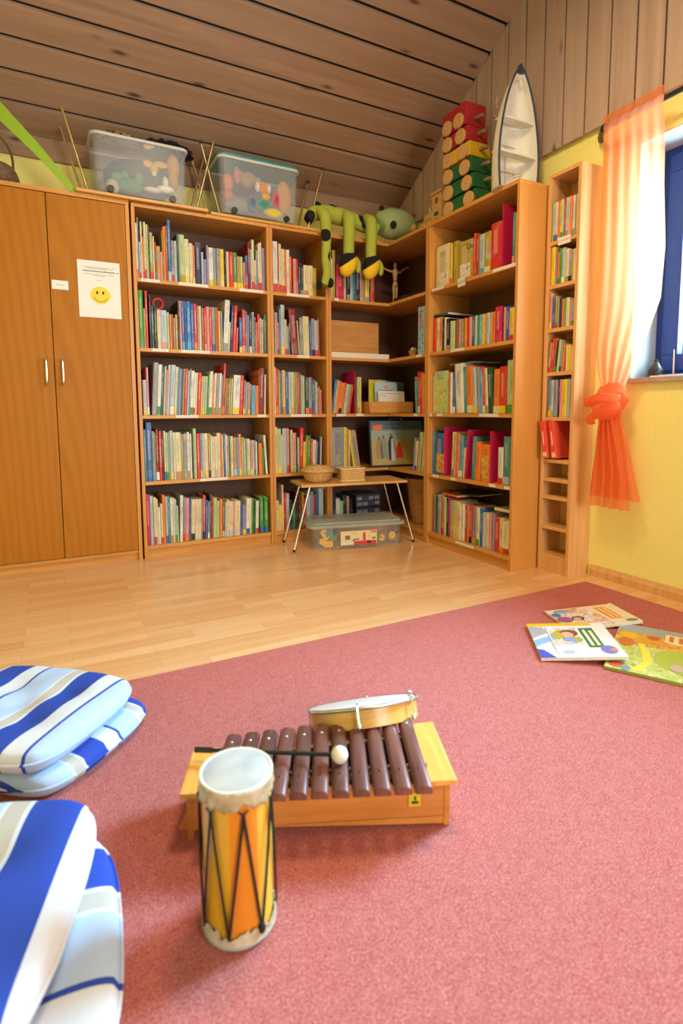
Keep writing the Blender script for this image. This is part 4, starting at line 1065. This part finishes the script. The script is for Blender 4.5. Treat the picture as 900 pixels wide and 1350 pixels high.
def drape(levels, folds, amp, n=110, ph=0):
    rows = []
    for (z, ya, yb_, am) in levels:
        rw = []
        for k in range(n+1):
            t = k/n; y_ = ya+(yb_-ya)*t
            x_ = RX+am*amp*math.sin(folds*2*PI*t+ph+.6*math.sin(3*t+z*2))+am*.3*amp*math.sin(folds*5.3*t+z*3)
            if z > 2.1: x_ = RX-.020+(x_-RX)*.35
            rw.append((x_, y_, z))
        rows.append(rw)
    out = []
    for i in range(len(rows)-1):
        for s_ in range(6):
            u = s_/6; u2 = u*u*(3-2*u)
            out.append([tuple(Vector(a).lerp(Vector(b), u2 if False else u)) for a, b in zip(rows[i], rows[i+1])])
    out.append(rows[-1])
    m = MB(); m.quadgrid(out); return m
up = drape([(2.20, -1.495, -1.78, 1), (2.175, -1.495, -1.78, .6), (2.13, -1.495, -1.775, 1), (2.03, -1.485, -1.775, 1), (1.8, -1.485, -1.785, 1), (1.55, -1.488, -1.805, 1), (1.33, -1.487, -1.798, 1),
            (1.15, -1.480, -1.735, 1), (1.05, -1.495, -1.69, .9), (.97, -1.515, -1.652, .6), (.93, -1.53, -1.63, .4)], 5, .006)
up.build('upper_panel', sheer, ct, smooth=2)
lo = drape([(.84, -1.52, -1.63, .4), (.78, -1.52, -1.645, .7), (.70, -1.51, -1.67, 1), (.60, -1.495, -1.695, 1), (.50, -1.48, -1.72, 1), (.43, -1.473, -1.74, 1)], 5, .018, ph=1)
lo.build('hanging_tail', sheer, ct, smooth=2)
lo2 = drape([(.82, -1.53, -1.60, .4), (.70, -1.525, -1.64, 1), (.55, -1.51, -1.68, 1), (.385, -1.49, -1.70, 1)], 4, .015, ph=2)
lo2_ = lo2.build('hanging_tail', sheer, ct, smooth=2); lo2_.location = (-.02, 0, 0)
kn = MB(); rows = []
for i in range(25):
    a = -PI/2+PI*i/24; rw = []
    for k in range(48):
        b_ = 2*PI*k/48
        q = 1+.07*math.sin(5*a*1.5+3*b_)+.04*math.sin(11*a-2*b_)
        rw.append((RX-.01+.055*math.cos(a)*math.cos(b_)*q, -1.573+.088*math.cos(a)*math.sin(b_)*q, .885+.088*math.sin(a)*q-.25*(.088*math.cos(a)*math.sin(b_))))
    rows.append(rw)
kn.quadgrid(rows, closed_u=True); kn.build('knot', sheer, ct, smooth=2)
MB().tube([(RX-.055, -1.66, .875), (RX-.068, -1.58, .845), (RX-.055, -1.50, .80), (RX-.0, -1.49, .79)], [.016, .024, .02, .01], 14, sub=6, flat=.6).build('knot_fold', sheer, ct, smooth=2)
MB().tube([(RX-.055, -1.66, .905), (RX-.075, -1.58, .905), (RX-.06, -1.49, .885), (RX, -1.475, .88)], [.014, .024, .024, .01], 14, sub=6, flat=.6).build('knot_fold', sheer, ct, smooth=2)
# things on the sill
o = B(0, .21, 0, .30, 0, .006).build('paper_stack', paper, loc=(1.985, -2.02, .9975), rot=(0, 0, .05))
tag(o, 'white papers lying on the window sill', 'paper')
o = B(0, .18, 0, .26, 0, .004).build('booklet', plain('6A86C8'), loc=(1.995, -2.0, 1.0040), rot=(0, 0, -.04))
tag(o, 'thin blue booklet on the white papers on the window sill', 'booklet')
sp = thing('sill_pot', 'small dark bulbous pot in the corner of the window sill', 'pot', (2.10, -1.665, .9975))
MB().lathe([(0, 0), (.02, 0), (.03, .02), (.032, .04), (.018, .062), (.010, .075), (.012, .085), (0, .092)], 20).build('pot_body', plain('2E2824', .4), sp, smooth=True)
cs_ = thing('candle_stick', 'thin wooden stick standing in a black foot on the sill', 'stick', (2.12, -1.735, .9975))
MB().lathe([(0, 0), (.016, 0), (.016, .016), (.004, .02), (0, .02)], 16).build('foot', blackp, cs_); MB().tube([(0, 0, .018), (0, .002, .13)], [.004, .0025], 8).build('stick', light_wood, cs_, smooth=True)

# ------------------------------------------------------------------ carpet things
CZ = .0085
# picture books
def cover_book(label, origin, ang, w, h, th, z, base, deco, tilt=0):
    t = thing('picture_book', label, 'book', (origin[0], origin[1], z), ang, 'picture books lying open to view on the carpet')
    c = MB(); c.box(0, w, 0, h, 0, .0025); c.box(0, w, 0, h, th-.0025, th); c.box(0, .004, 0, h, 0, th)
    c.build('cover', plain(base, .3), t, bevel=.0008)
    B(.004, w-.003, .003, h-.003, .0026, th-.0026).build('page_block', pages, t)
    for i, d in enumerate(deco):
        zz = th+.00012*i
        if d[0] == 'r': B(d[1], d[2], d[3], d[4], th, zz+.0004).build(d[6] if len(d) > 6 else 'cover_picture', plain(d[5], .3), t)
        if d[0] == 'e': MB().prism(ell(d[1], d[2], d[3], d[4], 24), th, zz+.0005).build(d[6] if len(d) > 6 else 'cover_picture', plain(d[5], .3), t)
        if d[0] == 'p': MB().prism(d[1], th, zz+.0005).build('cover_picture', plain(d[2], .3), t)
        if d[0] == 't':
            o = text('title_text', d[1], d[4], plain(d[5]), t, (d[2], d[3], th+.0012), (0, 0, d[6])); 
    return t

def cb_tilt(o, r): o.rotation_euler = (0, r, o.rotation_euler.z)
def last_book(): return [x for x in C.objects if x.name.startswith('picture_book')][-1]
cover_book('large green illustrated picture book, biggest of the three on the carpet', (1.109+.34*.49, -2.177-.34*.87), math.radians(29), .44, .34, .010, CZ, '8CA040',
           [('r', .0, .44, .335, .34, 'D8C020', 'yellow_edge'), ('r', .30, .44, .0, .34, '98A8B0', 'sky_area'), ('r', .0, .30, .0, .335, 'meadow'), ('r', .24, .36, .0, .335, 'autumn'), ('r', .30, .44, .0, .10, 'meadow'), ('e', .16, .14, .09, .07, 'A8B848'), ('e', .15, .05, .06, .04, 'C8C880'), ('p', [(.02, .262), (.02, .235), (.10, .21), (.20, .225), (.27, .25), (.27, .27), (.20, .25), (.10, .235)], 'E8D84A'),
            ('e', .04, .31, .03, .022, 'C8603A'), ('e', .10, .30, .04, .02, 'A0A898'), ('e', .02, .28, .02, .014, '7A8A9A'), ('e', .29, .26, .035, .04, 'D8982A'), ('e', .25, .30, .04, .025, 'C86838'), ('e', .30, .20, .03, .03, 'D89040'), ('e', .32, .30, .03, .03, 'E0B42A'), ('e', .33, .22, .02, .02, 'B8502A'),
            ('r', .31, .39, .115, .185, 'EADCB0', 'title_box'), ('r', .322, .378, .128, .142, 'C86048', 'title_line'), ('r', .322, .378, .158, .172, 'C86048', 'title_line'), ('p', [(.0, .10), (.05, .11), (.15, .085), (.26, .11), (.26, .12), (.15, .095), (.05, .12), (.0, .11)], 'D0C090'), ('e', .10, .14, .03, .02, 'C0A898'), ('e', .06, .07, .03, .02, '6E9048')])
cover_book('cream picture book with an orange title box, rearmost of the three on the carpet', (1.268, -1.917), math.radians(-18.7), .306, .205, .010, CZ, 'E4DDC4',
           [('r', .0, .29, .197, .205, 'r', 'red_edge'), ('r', .005, .19, .008, .190, 'people'), ('r', .205, .255, .05, .175, 'E8941C', 'title_box'), ('e', .272, .022, .024, .013, '7C8498', 'blue_seal'), ('e', .06, .17, .035, .018, '7CA0A8'), ('e', .10, .165, .022, .02, 'C89A70'), ('e', .03, .09, .03, .03, '9A5A8A'), ('e', .02, .14, .018, .02, '4A78A8'),
            ('e', .085, .09, .025, .02, '4A3A3A'), ('e', .08, .085, .015, .014, 'D8A890'), ('e', .10, .03, .03, .014, 'C84A5A'), ('e', .16, .05, .03, .014, 'D8A890'), ('e', .13, .14, .03, .015, 'E0B89A'), ('e', .175, .10, .012, .02, 'E0A060'), ('r', .216, .224, .06, .165, 'F0D8B0', 'title_line'), ('r', .236, .244, .06, .165, 'F0D8B0', 'title_line')])
cb_tilt(last_book(), -.045)
cover_book('white picture book with a green title box and yellow top strip, nearest on the carpet', (.975, -2.04), math.radians(-37), .275, .30, .011, CZ+.001, 'E6E6E8',
           [('r', .0, .23, .272, .30, 'E8BE1E', 'yellow_strip'), ('r', .07, .165, .10, .25, 'people'), ('r', .175, .225, .075, .245, '3C7A34', 'title_box'), ('e', .232, .055, .026, .034, '7C7CC0', 'blue_seal'), ('e', .248, .055, .012, .012, 'D89A40'), ('r', .185, .196, .09, .23, 'D8E0D0', 'title_line'), ('r', .205, .216, .09, .22, 'D8E0D0', 'title_line'),
            ('p', [(0, 0), (.05, 0), (.02, .06), (0, .07)], '3A5AB8'), ('p', [(0, .09), (.08, .15), (.08, .19), (0, .14)], '8CB4DC'), ('p', [(0, .16), (.06, .21), (.05, .26), (0, .27)], 'A8A8A8'), ('e', .12, .19, .035, .04, 'C88A50'), ('e', .135, .20, .03, .03, '8A4A30'), ('e', .125, .185, .022, .025, 'E0B090'),
            ('e', .09, .18, .02, .03, 'B8B040'), ('e', .13, .145, .028, .018, '8AA0C8'), ('e', .155, .14, .014, .02, 'A8B050'), ('e', .10, .04, .02, .016, 'C0B8D0'), ('r', .06, .066, .02, .26, 'C8C8C8')])
cb_tilt(last_book(), -.085)

# striped cushions
def stripe_mat(i, phase, scale, rotz=0):
    m, nt, b = base_mat('striped_cotton_%d' % i, (.5, .6, .8), .9, spec=.1)
    tc = N(nt, 'ShaderNodeTexCoord'); s = N(nt, 'ShaderNodeSeparateXYZ'); nt.links.new(tc.outputs['Object'], s.inputs[0])
    a = N(nt, 'ShaderNodeMath', operation='MULTIPLY_ADD'); a.inputs[1].default_value = scale; a.inputs[2].default_value = phase
    nt.links.new(s.outputs[0], a.inputs[0])
    f = N(nt, 'ShaderNodeMath', operation='FRACT'); nt.links.new(a.outputs[0], f.inputs[0])
    R, W, L_, S_ = hx('344CA6'), hx('D4D6DC'), hx('B2C6E2'), hx('BDB4A6')
    c = ramp(nt, f.outputs[0], [(0, R), (.28, W), (.48, R), (.51, L_), (.84, W), (.865, S_), (.97, W)], 'CONSTANT')
    n = noise(nt, mapping(nt, (1, 1, 1)), 500, 2)
    nt.links.new(mixc(nt, .12, c, n and ramp(nt, n, [(.3, (.3, .35, .5)), (.7, (1, 1, 1))]), 'MULTIPLY'), b.inputs['Base Color'])
    bump(nt, b, n, .3, .001)
    return m
def cushion(label, loc, rotz, w, d, th, mat, seed, bend=None, tilt=(0, 0)):
    r = random.Random(seed); nu, nv = 48, 48
    tufts = [(a, b_) for a in (-.33, .33) for b_ in (-.33, .33)]+[(0, 0)]
    ph = [r.uniform(0, 6) for _ in range(6)]
    def surf(sgn):
        rows = []
        for j in range(nv+1):
            rw = []
            for i in range(nu+1):
                u = -1+2*i/nu; v = -1+2*j/nv
                # rounded outline
                k = 1-.13*(u*u*v*v)**1.5; x = w/2*u*k*(1-.02*v*v); y = d/2*v*k*(1-.02*u*u)
                e = max(0, (1-u**8)*(1-v**8))**.36
                t = 1-.10*(u*u+v*v)*.5
                for (a, b_) in tufts:
                    q = ((u-a)**2+(v-b_)**2)*16; t -= .42*math.exp(-q*1.3)
                t += .035*math.sin(5*u+ph[0])*math.sin(4*v+ph[1])+.02*math.sin(13*u+ph[2]+3*v)
                edge = abs(u)**8+abs(v)**8
                t += .05*math.sin(14*(u+v)+ph[3])*min(1, edge*.5)
                z = th/2+sgn*th/2*e*t
                if sgn < 0: z = th/2-th/2*e*min(1, t+.25)
                if bend: z += bend(x, y)
                rw.append((x, y, z))
            rows.append(rw)
        return rows
    m = MB(); m.quadgrid(surf(1)); m.quadgrid(surf(-1))
    t = thing('seat_cushion', label, 'cushion', loc, rotz, 'blue striped seat cushions on the carpet')
    o = m.build('cushion_cover', mat, t, smooth=2)
    t.rotation_euler = (tilt[0], tilt[1], rotz)
    # piped seam around the edge
    P = []
    for k in range(96):
        s_ = k/24; q = int(s_) % 4; f = -1+2*(s_-int(s_))
        u, v = [(f, -1), (1, f), (-f, 1), (-1, -f)][q]
        kk = 1-.13*(u*u*v*v)**1.5; P.append((w/2*u*kk*(1-.02*v*v), d/2*v*kk*(1-.02*u*u), th/2+(bend(w/2*u*kk, d/2*v*kk) if bend else 0)))
    MB().tube(P, .0035, 6, closed=True).build('piped_seam', mat, t, smooth=True)
    for (a, b_) in tufts:
        z = th*.86; MB().ball((w/2*a, d/2*b_, z-.012+(bend(w/2*a, d/2*b_) if bend else 0)), (.006, .006, .003), 12, 6).build('tuft_button', plain('C8C8CC'), t, smooth=True)
    return t
s1, s2, s3, s4 = stripe_mat(1, .76, 4.2), stripe_mat(2, .35, 4.4), stripe_mat(3, .66, 3.2), stripe_mat(4, .80, 3.0)
e1 = math.radians(-41.5)
cushion('lower striped cushion of the rear pair beside the beech floor edge', (-.517, -1.755, CZ), e1-.06+PI/2, .40, .46, .058, s2, 2)
cushion('upper striped cushion of the rear pair, broad royal blue stripes', (-.550, -1.745, CZ+.052), e1, .46, .40, .068, s1, 1, tilt=(0, 0))
e3 = math.radians(-17)
cushion('lower striped cushion of the front pair nearest the camera', (-.620, -2.42, CZ), math.radians(86), .46, .46, .06, s4, 4)
cushion('upper striped cushion of the front pair nearest the camera', (-.668, -2.365, CZ+.058), e3, .46, .46, .08, s3, 3)

# ------------------------------------------------------------------ instruments
dr = thing('hand_drum', 'tall orange yellow laced hand drum standing upright on the carpet', 'drum', (-.211, -2.481, CZ))
def drum_shell():
    m, nt, b = base_mat('drum_shell', hx('D8861A'), .3)
    tc = N(nt, 'ShaderNodeTexCoord'); s = N(nt, 'ShaderNodeSeparateXYZ'); nt.links.new(tc.outputs['Object'], s.inputs[0])
    a = N(nt, 'ShaderNodeMath', operation='ARCTAN2'); nt.links.new(s.outputs[1], a.inputs[0]); nt.links.new(s.outputs[0], a.inputs[1])
    f = N(nt, 'ShaderNodeMath', operation='MULTIPLY_ADD'); f.inputs[1].default_value = 1/(2*PI); f.inputs[2].default_value = .5; nt.links.new(a.outputs[0], f.inputs[0])
    O, Y, M_ = hx('DA7F14'), hx('D2A51A'), hx('E6AE3C')
    c = ramp(nt, f.outputs[0], [(0, O), (.02, Y), (.20, O), (.325, M_), (.35, O), (.44, O), (.60, Y), (.80, M_)], 'CONSTANT')
    c = ramp(nt, f.outputs[0], [(0, Y), (.06, Y), (.165, O), (.295, M_), (.45, O), (.62, Y), (.8, O)], 'CONSTANT')
    n = noise(nt, mapping(nt, (50, 50, 2)), 1, 4)
    nt.links.new(mixc(nt, .25, c, ramp(nt, n, [(.3, hx('C87410')), (.7, hx('EAB448'))])), b.inputs['Base Color'])
    return m
DH = .262; R0 = .0555
MB().lathe([(.050, .012), (R0, .012), (R0, DH-.004), (.050, DH-.004), (.050, .012)], 48).build('shell', drum_shell(), dr, smooth=True)
def hide_mat(n_, c1, c2):
    m, nt, b = base_mat(n_, hx(c1), .55)
    n = noise(nt, mapping(nt, (1, 1, 1)), 22, 4); nt.links.new(ramp(nt, n, [(.35, hx(c1)), (.65, hx(c2))]), b.inputs['Base Color'])
    return m
hide = hide_mat('drum_hide', 'A4A8AA', 'C0BEB6'); hide2 = hide_mat('drum_hide_side', 'D2C8B0', 'A48E66')
MB().lathe([(0, DH+.0035), (.050, DH+.0035), (.0545, DH+.0025), (.0545, DH)], 48).build('drum_head', hide, dr, smooth=True)
def skirt(z_top, z_bot, seed, name):
    r = random.Random(seed); n = 72; rows = []
    zb = [z_bot+r.uniform(-.006, .007)+.004*math.sin(k*.5) for k in range(n)]
    for j in range(6):
        t = j/5; rw = []
        for k in range(n):
            rr2 = R0+.0022+.0018*math.sin(k*1.9+j)*t+.001*r.random()
            rw.append((rr2*math.cos(2*PI*k/n), rr2*math.sin(2*PI*k/n), z_top*(1-t)+zb[k]*t))
        rows.append(rw)
    m = MB(); m.quadgrid(rows, closed_u=True); o = m.build(name, hide2, dr, smooth=2)
    md = o.modifiers.new('thickness', 'SOLIDIFY'); md.thickness = .0014; md.offset = 1
    return o
skirt(DH+.003, DH-.027, 1, 'hide_skirt'); skirt(.004, .024, 2, 'bottom_hide_skirt')
MB().tube([(.0565*math.cos(2*PI*k/48), .0565*math.sin(2*PI*k/48), DH+.0005) for k in range(48)], .0032, 10, closed=True).build('rim_ring', plain('E4DFD2'), dr, smooth=True)
MB().tube([(.0555*math.cos(2*PI*k/48), .0555*math.sin(2*PI*k/48), .0065) for k in range(48)], .0055, 10, closed=True).build('bottom_ring', plain('A8A49C'), dr, smooth=True)
rope_m = plain('14100E', .7); RR = R0+.0045; NR = 7
a0 = math.radians(-97)
for k in range(NR):
    a = a0+2*PI*k/NR; b_ = a+PI/NR; c = a-PI/NR
    A = (RR*math.cos(a), RR*math.sin(a), DH-.034)
    def arc(p, q, z0, z1): return [((RR+.0002)*math.cos(p+(q-p)*t/6), (RR+.0002)*math.sin(p+(q-p)*t/6), z0+(z1-z0)*t/6) for t in range(7)]
    MB().tube(arc(a, b_, DH-.034, .022), .0021, 6).build('lacing', rope_m, dr, smooth=True)
    MB().tube(arc(a, c, DH-.034, .022), .0021, 6).build('lacing', rope_m, dr, smooth=True)
    MB().tube([A, (RR*math.cos(a), RR*math.sin(a), DH-.045)], .0028, 8).build('lacing_knot', rope_m, dr, smooth=True)
    for s_ in (-.12, .12): MB().tube([((RR+.002)*math.cos(a+s_), (RR+.002)*math.sin(a+s_), DH-.026), A], .0015, 6).build('lacing', rope_m, dr)
MB().ball((RR*math.cos(a0+PI/NR+.0), RR*math.sin(a0+PI/NR), .026), (.006, .005, .010)).build('tied_knot', rope_m, dr, smooth=True)

# xylophone
xr = math.radians(-23.7)
xy = thing('xylophone', 'wooden alto xylophone with eleven dark bars lying on the carpet', 'xylophone', (-.250, -2.268, CZ), xr)
LX = .525
d0, d1 = .125, .190
def dep(x): return d0+(d1-d0)*x/LX
XB = .092
mb = MB()
mb.prism([(.012, .024), (LX-.012, .003), (LX-.012, XB), (.012, XB)], 0, .010, 'y')
mb.prism([(.012, dep(.012)-.010), (LX-.012, dep(LX)-.012), (LX-.012, dep(LX)-.002), (.012, dep(.012))], .0185, XB)
mb.prism([(.012, 0), (LX-.012, 0), (LX-.012, dep(LX)-.002), (.012, dep(.012))], .0185, .024)
xw = wood('xylophone_box_wood', hx('B8702E'), hx('D08A44'), (4, 40, 40), .35); xe = wood('xylophone_end_wood', hx('D8963C'), hx('EAB45E'), (60, 4, 40), .35)
mb.build('resonator_box', xw, xy, bevel=.0015)
for (x0, x1) in ((0, .012), (LX-.012, LX)):
    e_ = MB().prism([(x0, -.001), (x1, -.001), (x1, dep(x1)+.001), (x0, dep(x0)+.001)], 0, XB).build('end_panel', xw, xy, bevel=.001)
for (x0, x1) in ((-.012, .045), (LX-.045, LX+.012)):
    MB().prism([(x0, -.010), (x1, -.010), (x1, dep(x1)+.010), (x0, dep(x0)+.010)], XB, XB+.012).build('end_cap', xe, xy, bevel=.002)
for (x, y) in ((.0, 0), (LX-.03, 0), (0, d0-.03), (LX-.03, d1-.03)):
    pass
for yf0, yf1 in ((.022, .030), (.80, .80)):
    pass
rails = []
for (fa, fb) in ((.18, .18), (.82, .82)):
    MB().prism([(.045, dep(.045)*fa-.004), (LX-.045, dep(LX)*fb-.004), (LX-.045, dep(LX)*fb+.004), (.045, dep(.045)*fa+.004)], XB-.012, XB+.008).build('bar_rail', plain('C8A040'), xy)
barm = wood('rosewood_bar', hx('4E302A'), hx('84584C'), (50, 4, 30), .3, bumpy=.02)
nt3 = barm.node_tree; b3 = nt3.nodes['Principled BSDF']; lk = b3.inputs['Base Color'].links[0].from_socket
oi3 = N(nt3, 'ShaderNodeObjectInfo'); mr3 = ramp(nt3, oi3.outputs['Random'], [(0, (.72, .72, .76)), (1, (1.25, 1.12, 1.08))])
nt3.links.new(mixc(nt3, 1.0, lk, mr3, 'MULTIPLY'), b3.inputs['Base Color'])
NB = 11
for k in range(NB):
    x = .045+.0205+(LX-.09-.034)*k/(NB-1)
    L = .205+.055*k/(NB-1); yc = dep(x)/2-.004; w = .034
    lean_ = math.radians(5-3.5*k/(NB-1))*-1
    prof = [(-w/2, 0), (w/2, 0), (w/2, .010), (w*.36, .0155), (w*.15, .0175), (-w*.15, .0175), (-w*.36, .0155), (-w/2, .010)]
    m = MB().prism(prof, -L/2, L/2, 'y')
    br = m.build('tone_bar', barm, xy, loc=(x, yc, XB+.0085), rot=(0, 0, lean_), smooth=True, bevel=.0015)
    for (yy) in (-L*.29, L*.34):
        MB().ball((0, yy, .0175), (.0035, .0035, .0015), 10, 6).build('bar_pin' if yy > 0 else 'bar_hole', steel if yy > 0 else blackp, br, smooth=True)
    for s_ in (-1, 1):
        MB().tube([(x+s_*.0175, dep(x)*.18, XB+.006), (x+s_*.0175, dep(x)*.18, XB+.022)], .002, 8).build('rail_peg', steel, xy) if s_ > 0 else None
st_ = B(.440, .464, -.0022, -.0012, .046, .074).build('yellow_sticker', plain('D8B81E'), xy)
B(.446, .460, -.0028, -.0022, .052, .057).build('printed_mark', blackp, st_); B(.451, .4555, -.0028, -.0022, .059, .068).build('printed_mark', plain('G'), st_)
# mallet lying across the bars
ml = thing('mallet', 'black-handled mallet with a white ball head lying across the xylophone bars', 'mallet', (0, 0, 0))
zt = CZ+XB+.0085+.0175
hp = Vector((.045, -2.352, zt+.0175)); tp = Vector((-.205, -2.185, zt+.010))
MB().ball(hp, .0175, 24, 16).build('mallet_head', plain('E4DED0', .5), ml, smooth=True)
MB().tube([tp, hp], .0042, 10).build('handle', rope_m, ml, smooth=True)
MB().tube([tp+(tp-hp).normalized()*.008, tp+(hp-tp)*.10], .0058, 10).build('grip_end', blackp, ml, smooth=True)
# tambour leaning on the back of the xylophone
tb = thing('frame_drum', 'shallow wooden frame drum with metal tension hooks leaning on the back of the xylophone', 'drum', (.213, -2.168, .073))
tb.rotation_euler = (Matrix.Rotation(math.radians(-24), 3, 'Z') @ Matrix.Rotation(math.radians(-6), 3, 'Y') @ Matrix.Rotation(math.radians(-25), 3, 'X')).to_euler()
RT = .134; HT = .045
rimw = wood('drum_rim_wood', hx('C8923E'), hx('E0B468'), (8, 8, 60), .3)
MB().lathe([(RT-.008, 0), (RT, 0), (RT, HT), (RT-.008, HT), (RT-.008, 0)], 64).build('wooden_rim', rimw, tb, smooth=True)
MB().lathe([(0, HT+.001), (RT-.004, HT+.0016), (RT+.001, HT-.001), (RT+.001, HT-.004), (0, HT-.001)], 64).build('drum_skin', plain('D8D4CC', .3), tb, smooth=True)
MB().tube([((RT+.004)*math.cos(2*PI*k/64), (RT+.004)*math.sin(2*PI*k/64), HT-.002) for k in range(64)], .0045, 10, closed=True).build('metal_hoop', steel, tb, smooth=True)
for k in range(6):
    a = math.radians(-98+60*k); cx, cy = (RT+.010)*math.cos(a), (RT+.010)*math.sin(a)
    MB().tube([(cx*.95, cy*.95, HT+.008), (cx*1.01, cy*1.01, HT+.006), (cx*1.01, cy*1.01, .004)], .0026, 8).build('tension_hook', chrome, tb, smooth=True)
    MB().ball((cx*1.0, cy*1.0, .006), (.006, .006, .008), 10, 6).build('wing_nut', chrome, tb, smooth=True)

# ------------------------------------------------------------------ light
def area(name, loc, rot, sx, sy, power, col):
    l = bpy.data.lights.new(name, 'AREA'); l.shape = 'RECTANGLE'; l.size = sx; l.size_y = sy; l.energy = power; l.color = col
    o = bpy.data.objects.new(name, l); C.objects.link(o); o.location = loc; o.rotation_euler = rot
    return o
d_ = Vector((-.3, -2.5, .0))-Vector((3.6, -1.94, 2.38))
area('daylight_window_a', (3.6, -1.94, 2.38), d_.to_track_quat('-Z', 'Y').to_euler(), 1.2, 1.2, 510, (.28, .66, 1))
area('daylight_window_sky', (2.42, -2.20, 1.58), (0, math.radians(90), 0), .85, .95, 130, (.50, .80, 1))
area('daylight_window_b', (2.34, -3.95, 1.55), (0, math.radians(90), 0), 1.05, 1.05, 14, (.46, .80, 1))
area('fill_rear', (.9, -6.0, 1.3), (math.radians(90), 0, 0), 1.7, 1.9, 125, (1, .95, .88))  # fill light added behind the camera to brighten the room, stands for unseen windows
area('ceiling_lamp', (.5, -2.0, 2.95), (0, 0, 0), .5, .5, 46, (1, .76, .46))
w = bpy.data.worlds.new('World'); SC.world = w; w.use_nodes = True
bg = w.node_tree.nodes['Background']; bg.inputs[0].default_value = (.20, .42, .55, 1); bg.inputs[1].default_value = .6

# ------------------------------------------------------------------ camera
f, pt_, yw, rl, sy = 727.417, .09766, .48529, .00501, -61.376
cam = bpy.data.cameras.new('camera'); co = bpy.data.objects.new('camera', cam); C.objects.link(co); SC.camera = co
co.location = (-.45081, -3.30698, .84982)
Rm = Matrix.Rotation(-yw, 4, 'Z') @ Matrix.Rotation(PI/2-pt_, 4, 'X') @ Matrix.Rotation(-rl, 4, 'Z')
co.rotation_euler = Rm.to_euler()
cam.sensor_fit = 'VERTICAL'; cam.sensor_height = 36; cam.lens = 36*f/1350
cam.shift_y = sy/1350
cam.clip_start = .05
cam.dof.use_dof = True; cam.dof.focus_distance = 3.4; cam.dof.aperture_fstop = 3.2
SC.view_settings.view_transform = 'Standard'; SC.view_settings.look = 'None'
SC.view_settings.exposure = 0; SC.view_settings.gamma = 1; SC.view_settings.use_curve_mapping = False
SC.cycles.use_denoising = True
SC.cycles.max_bounces = 8; SC.cycles.transparent_max_bounces = 16; SC.cycles.sample_clamp_indirect = 6
SC.cycles.caustics_reflective = False; SC.cycles.caustics_refractive = False
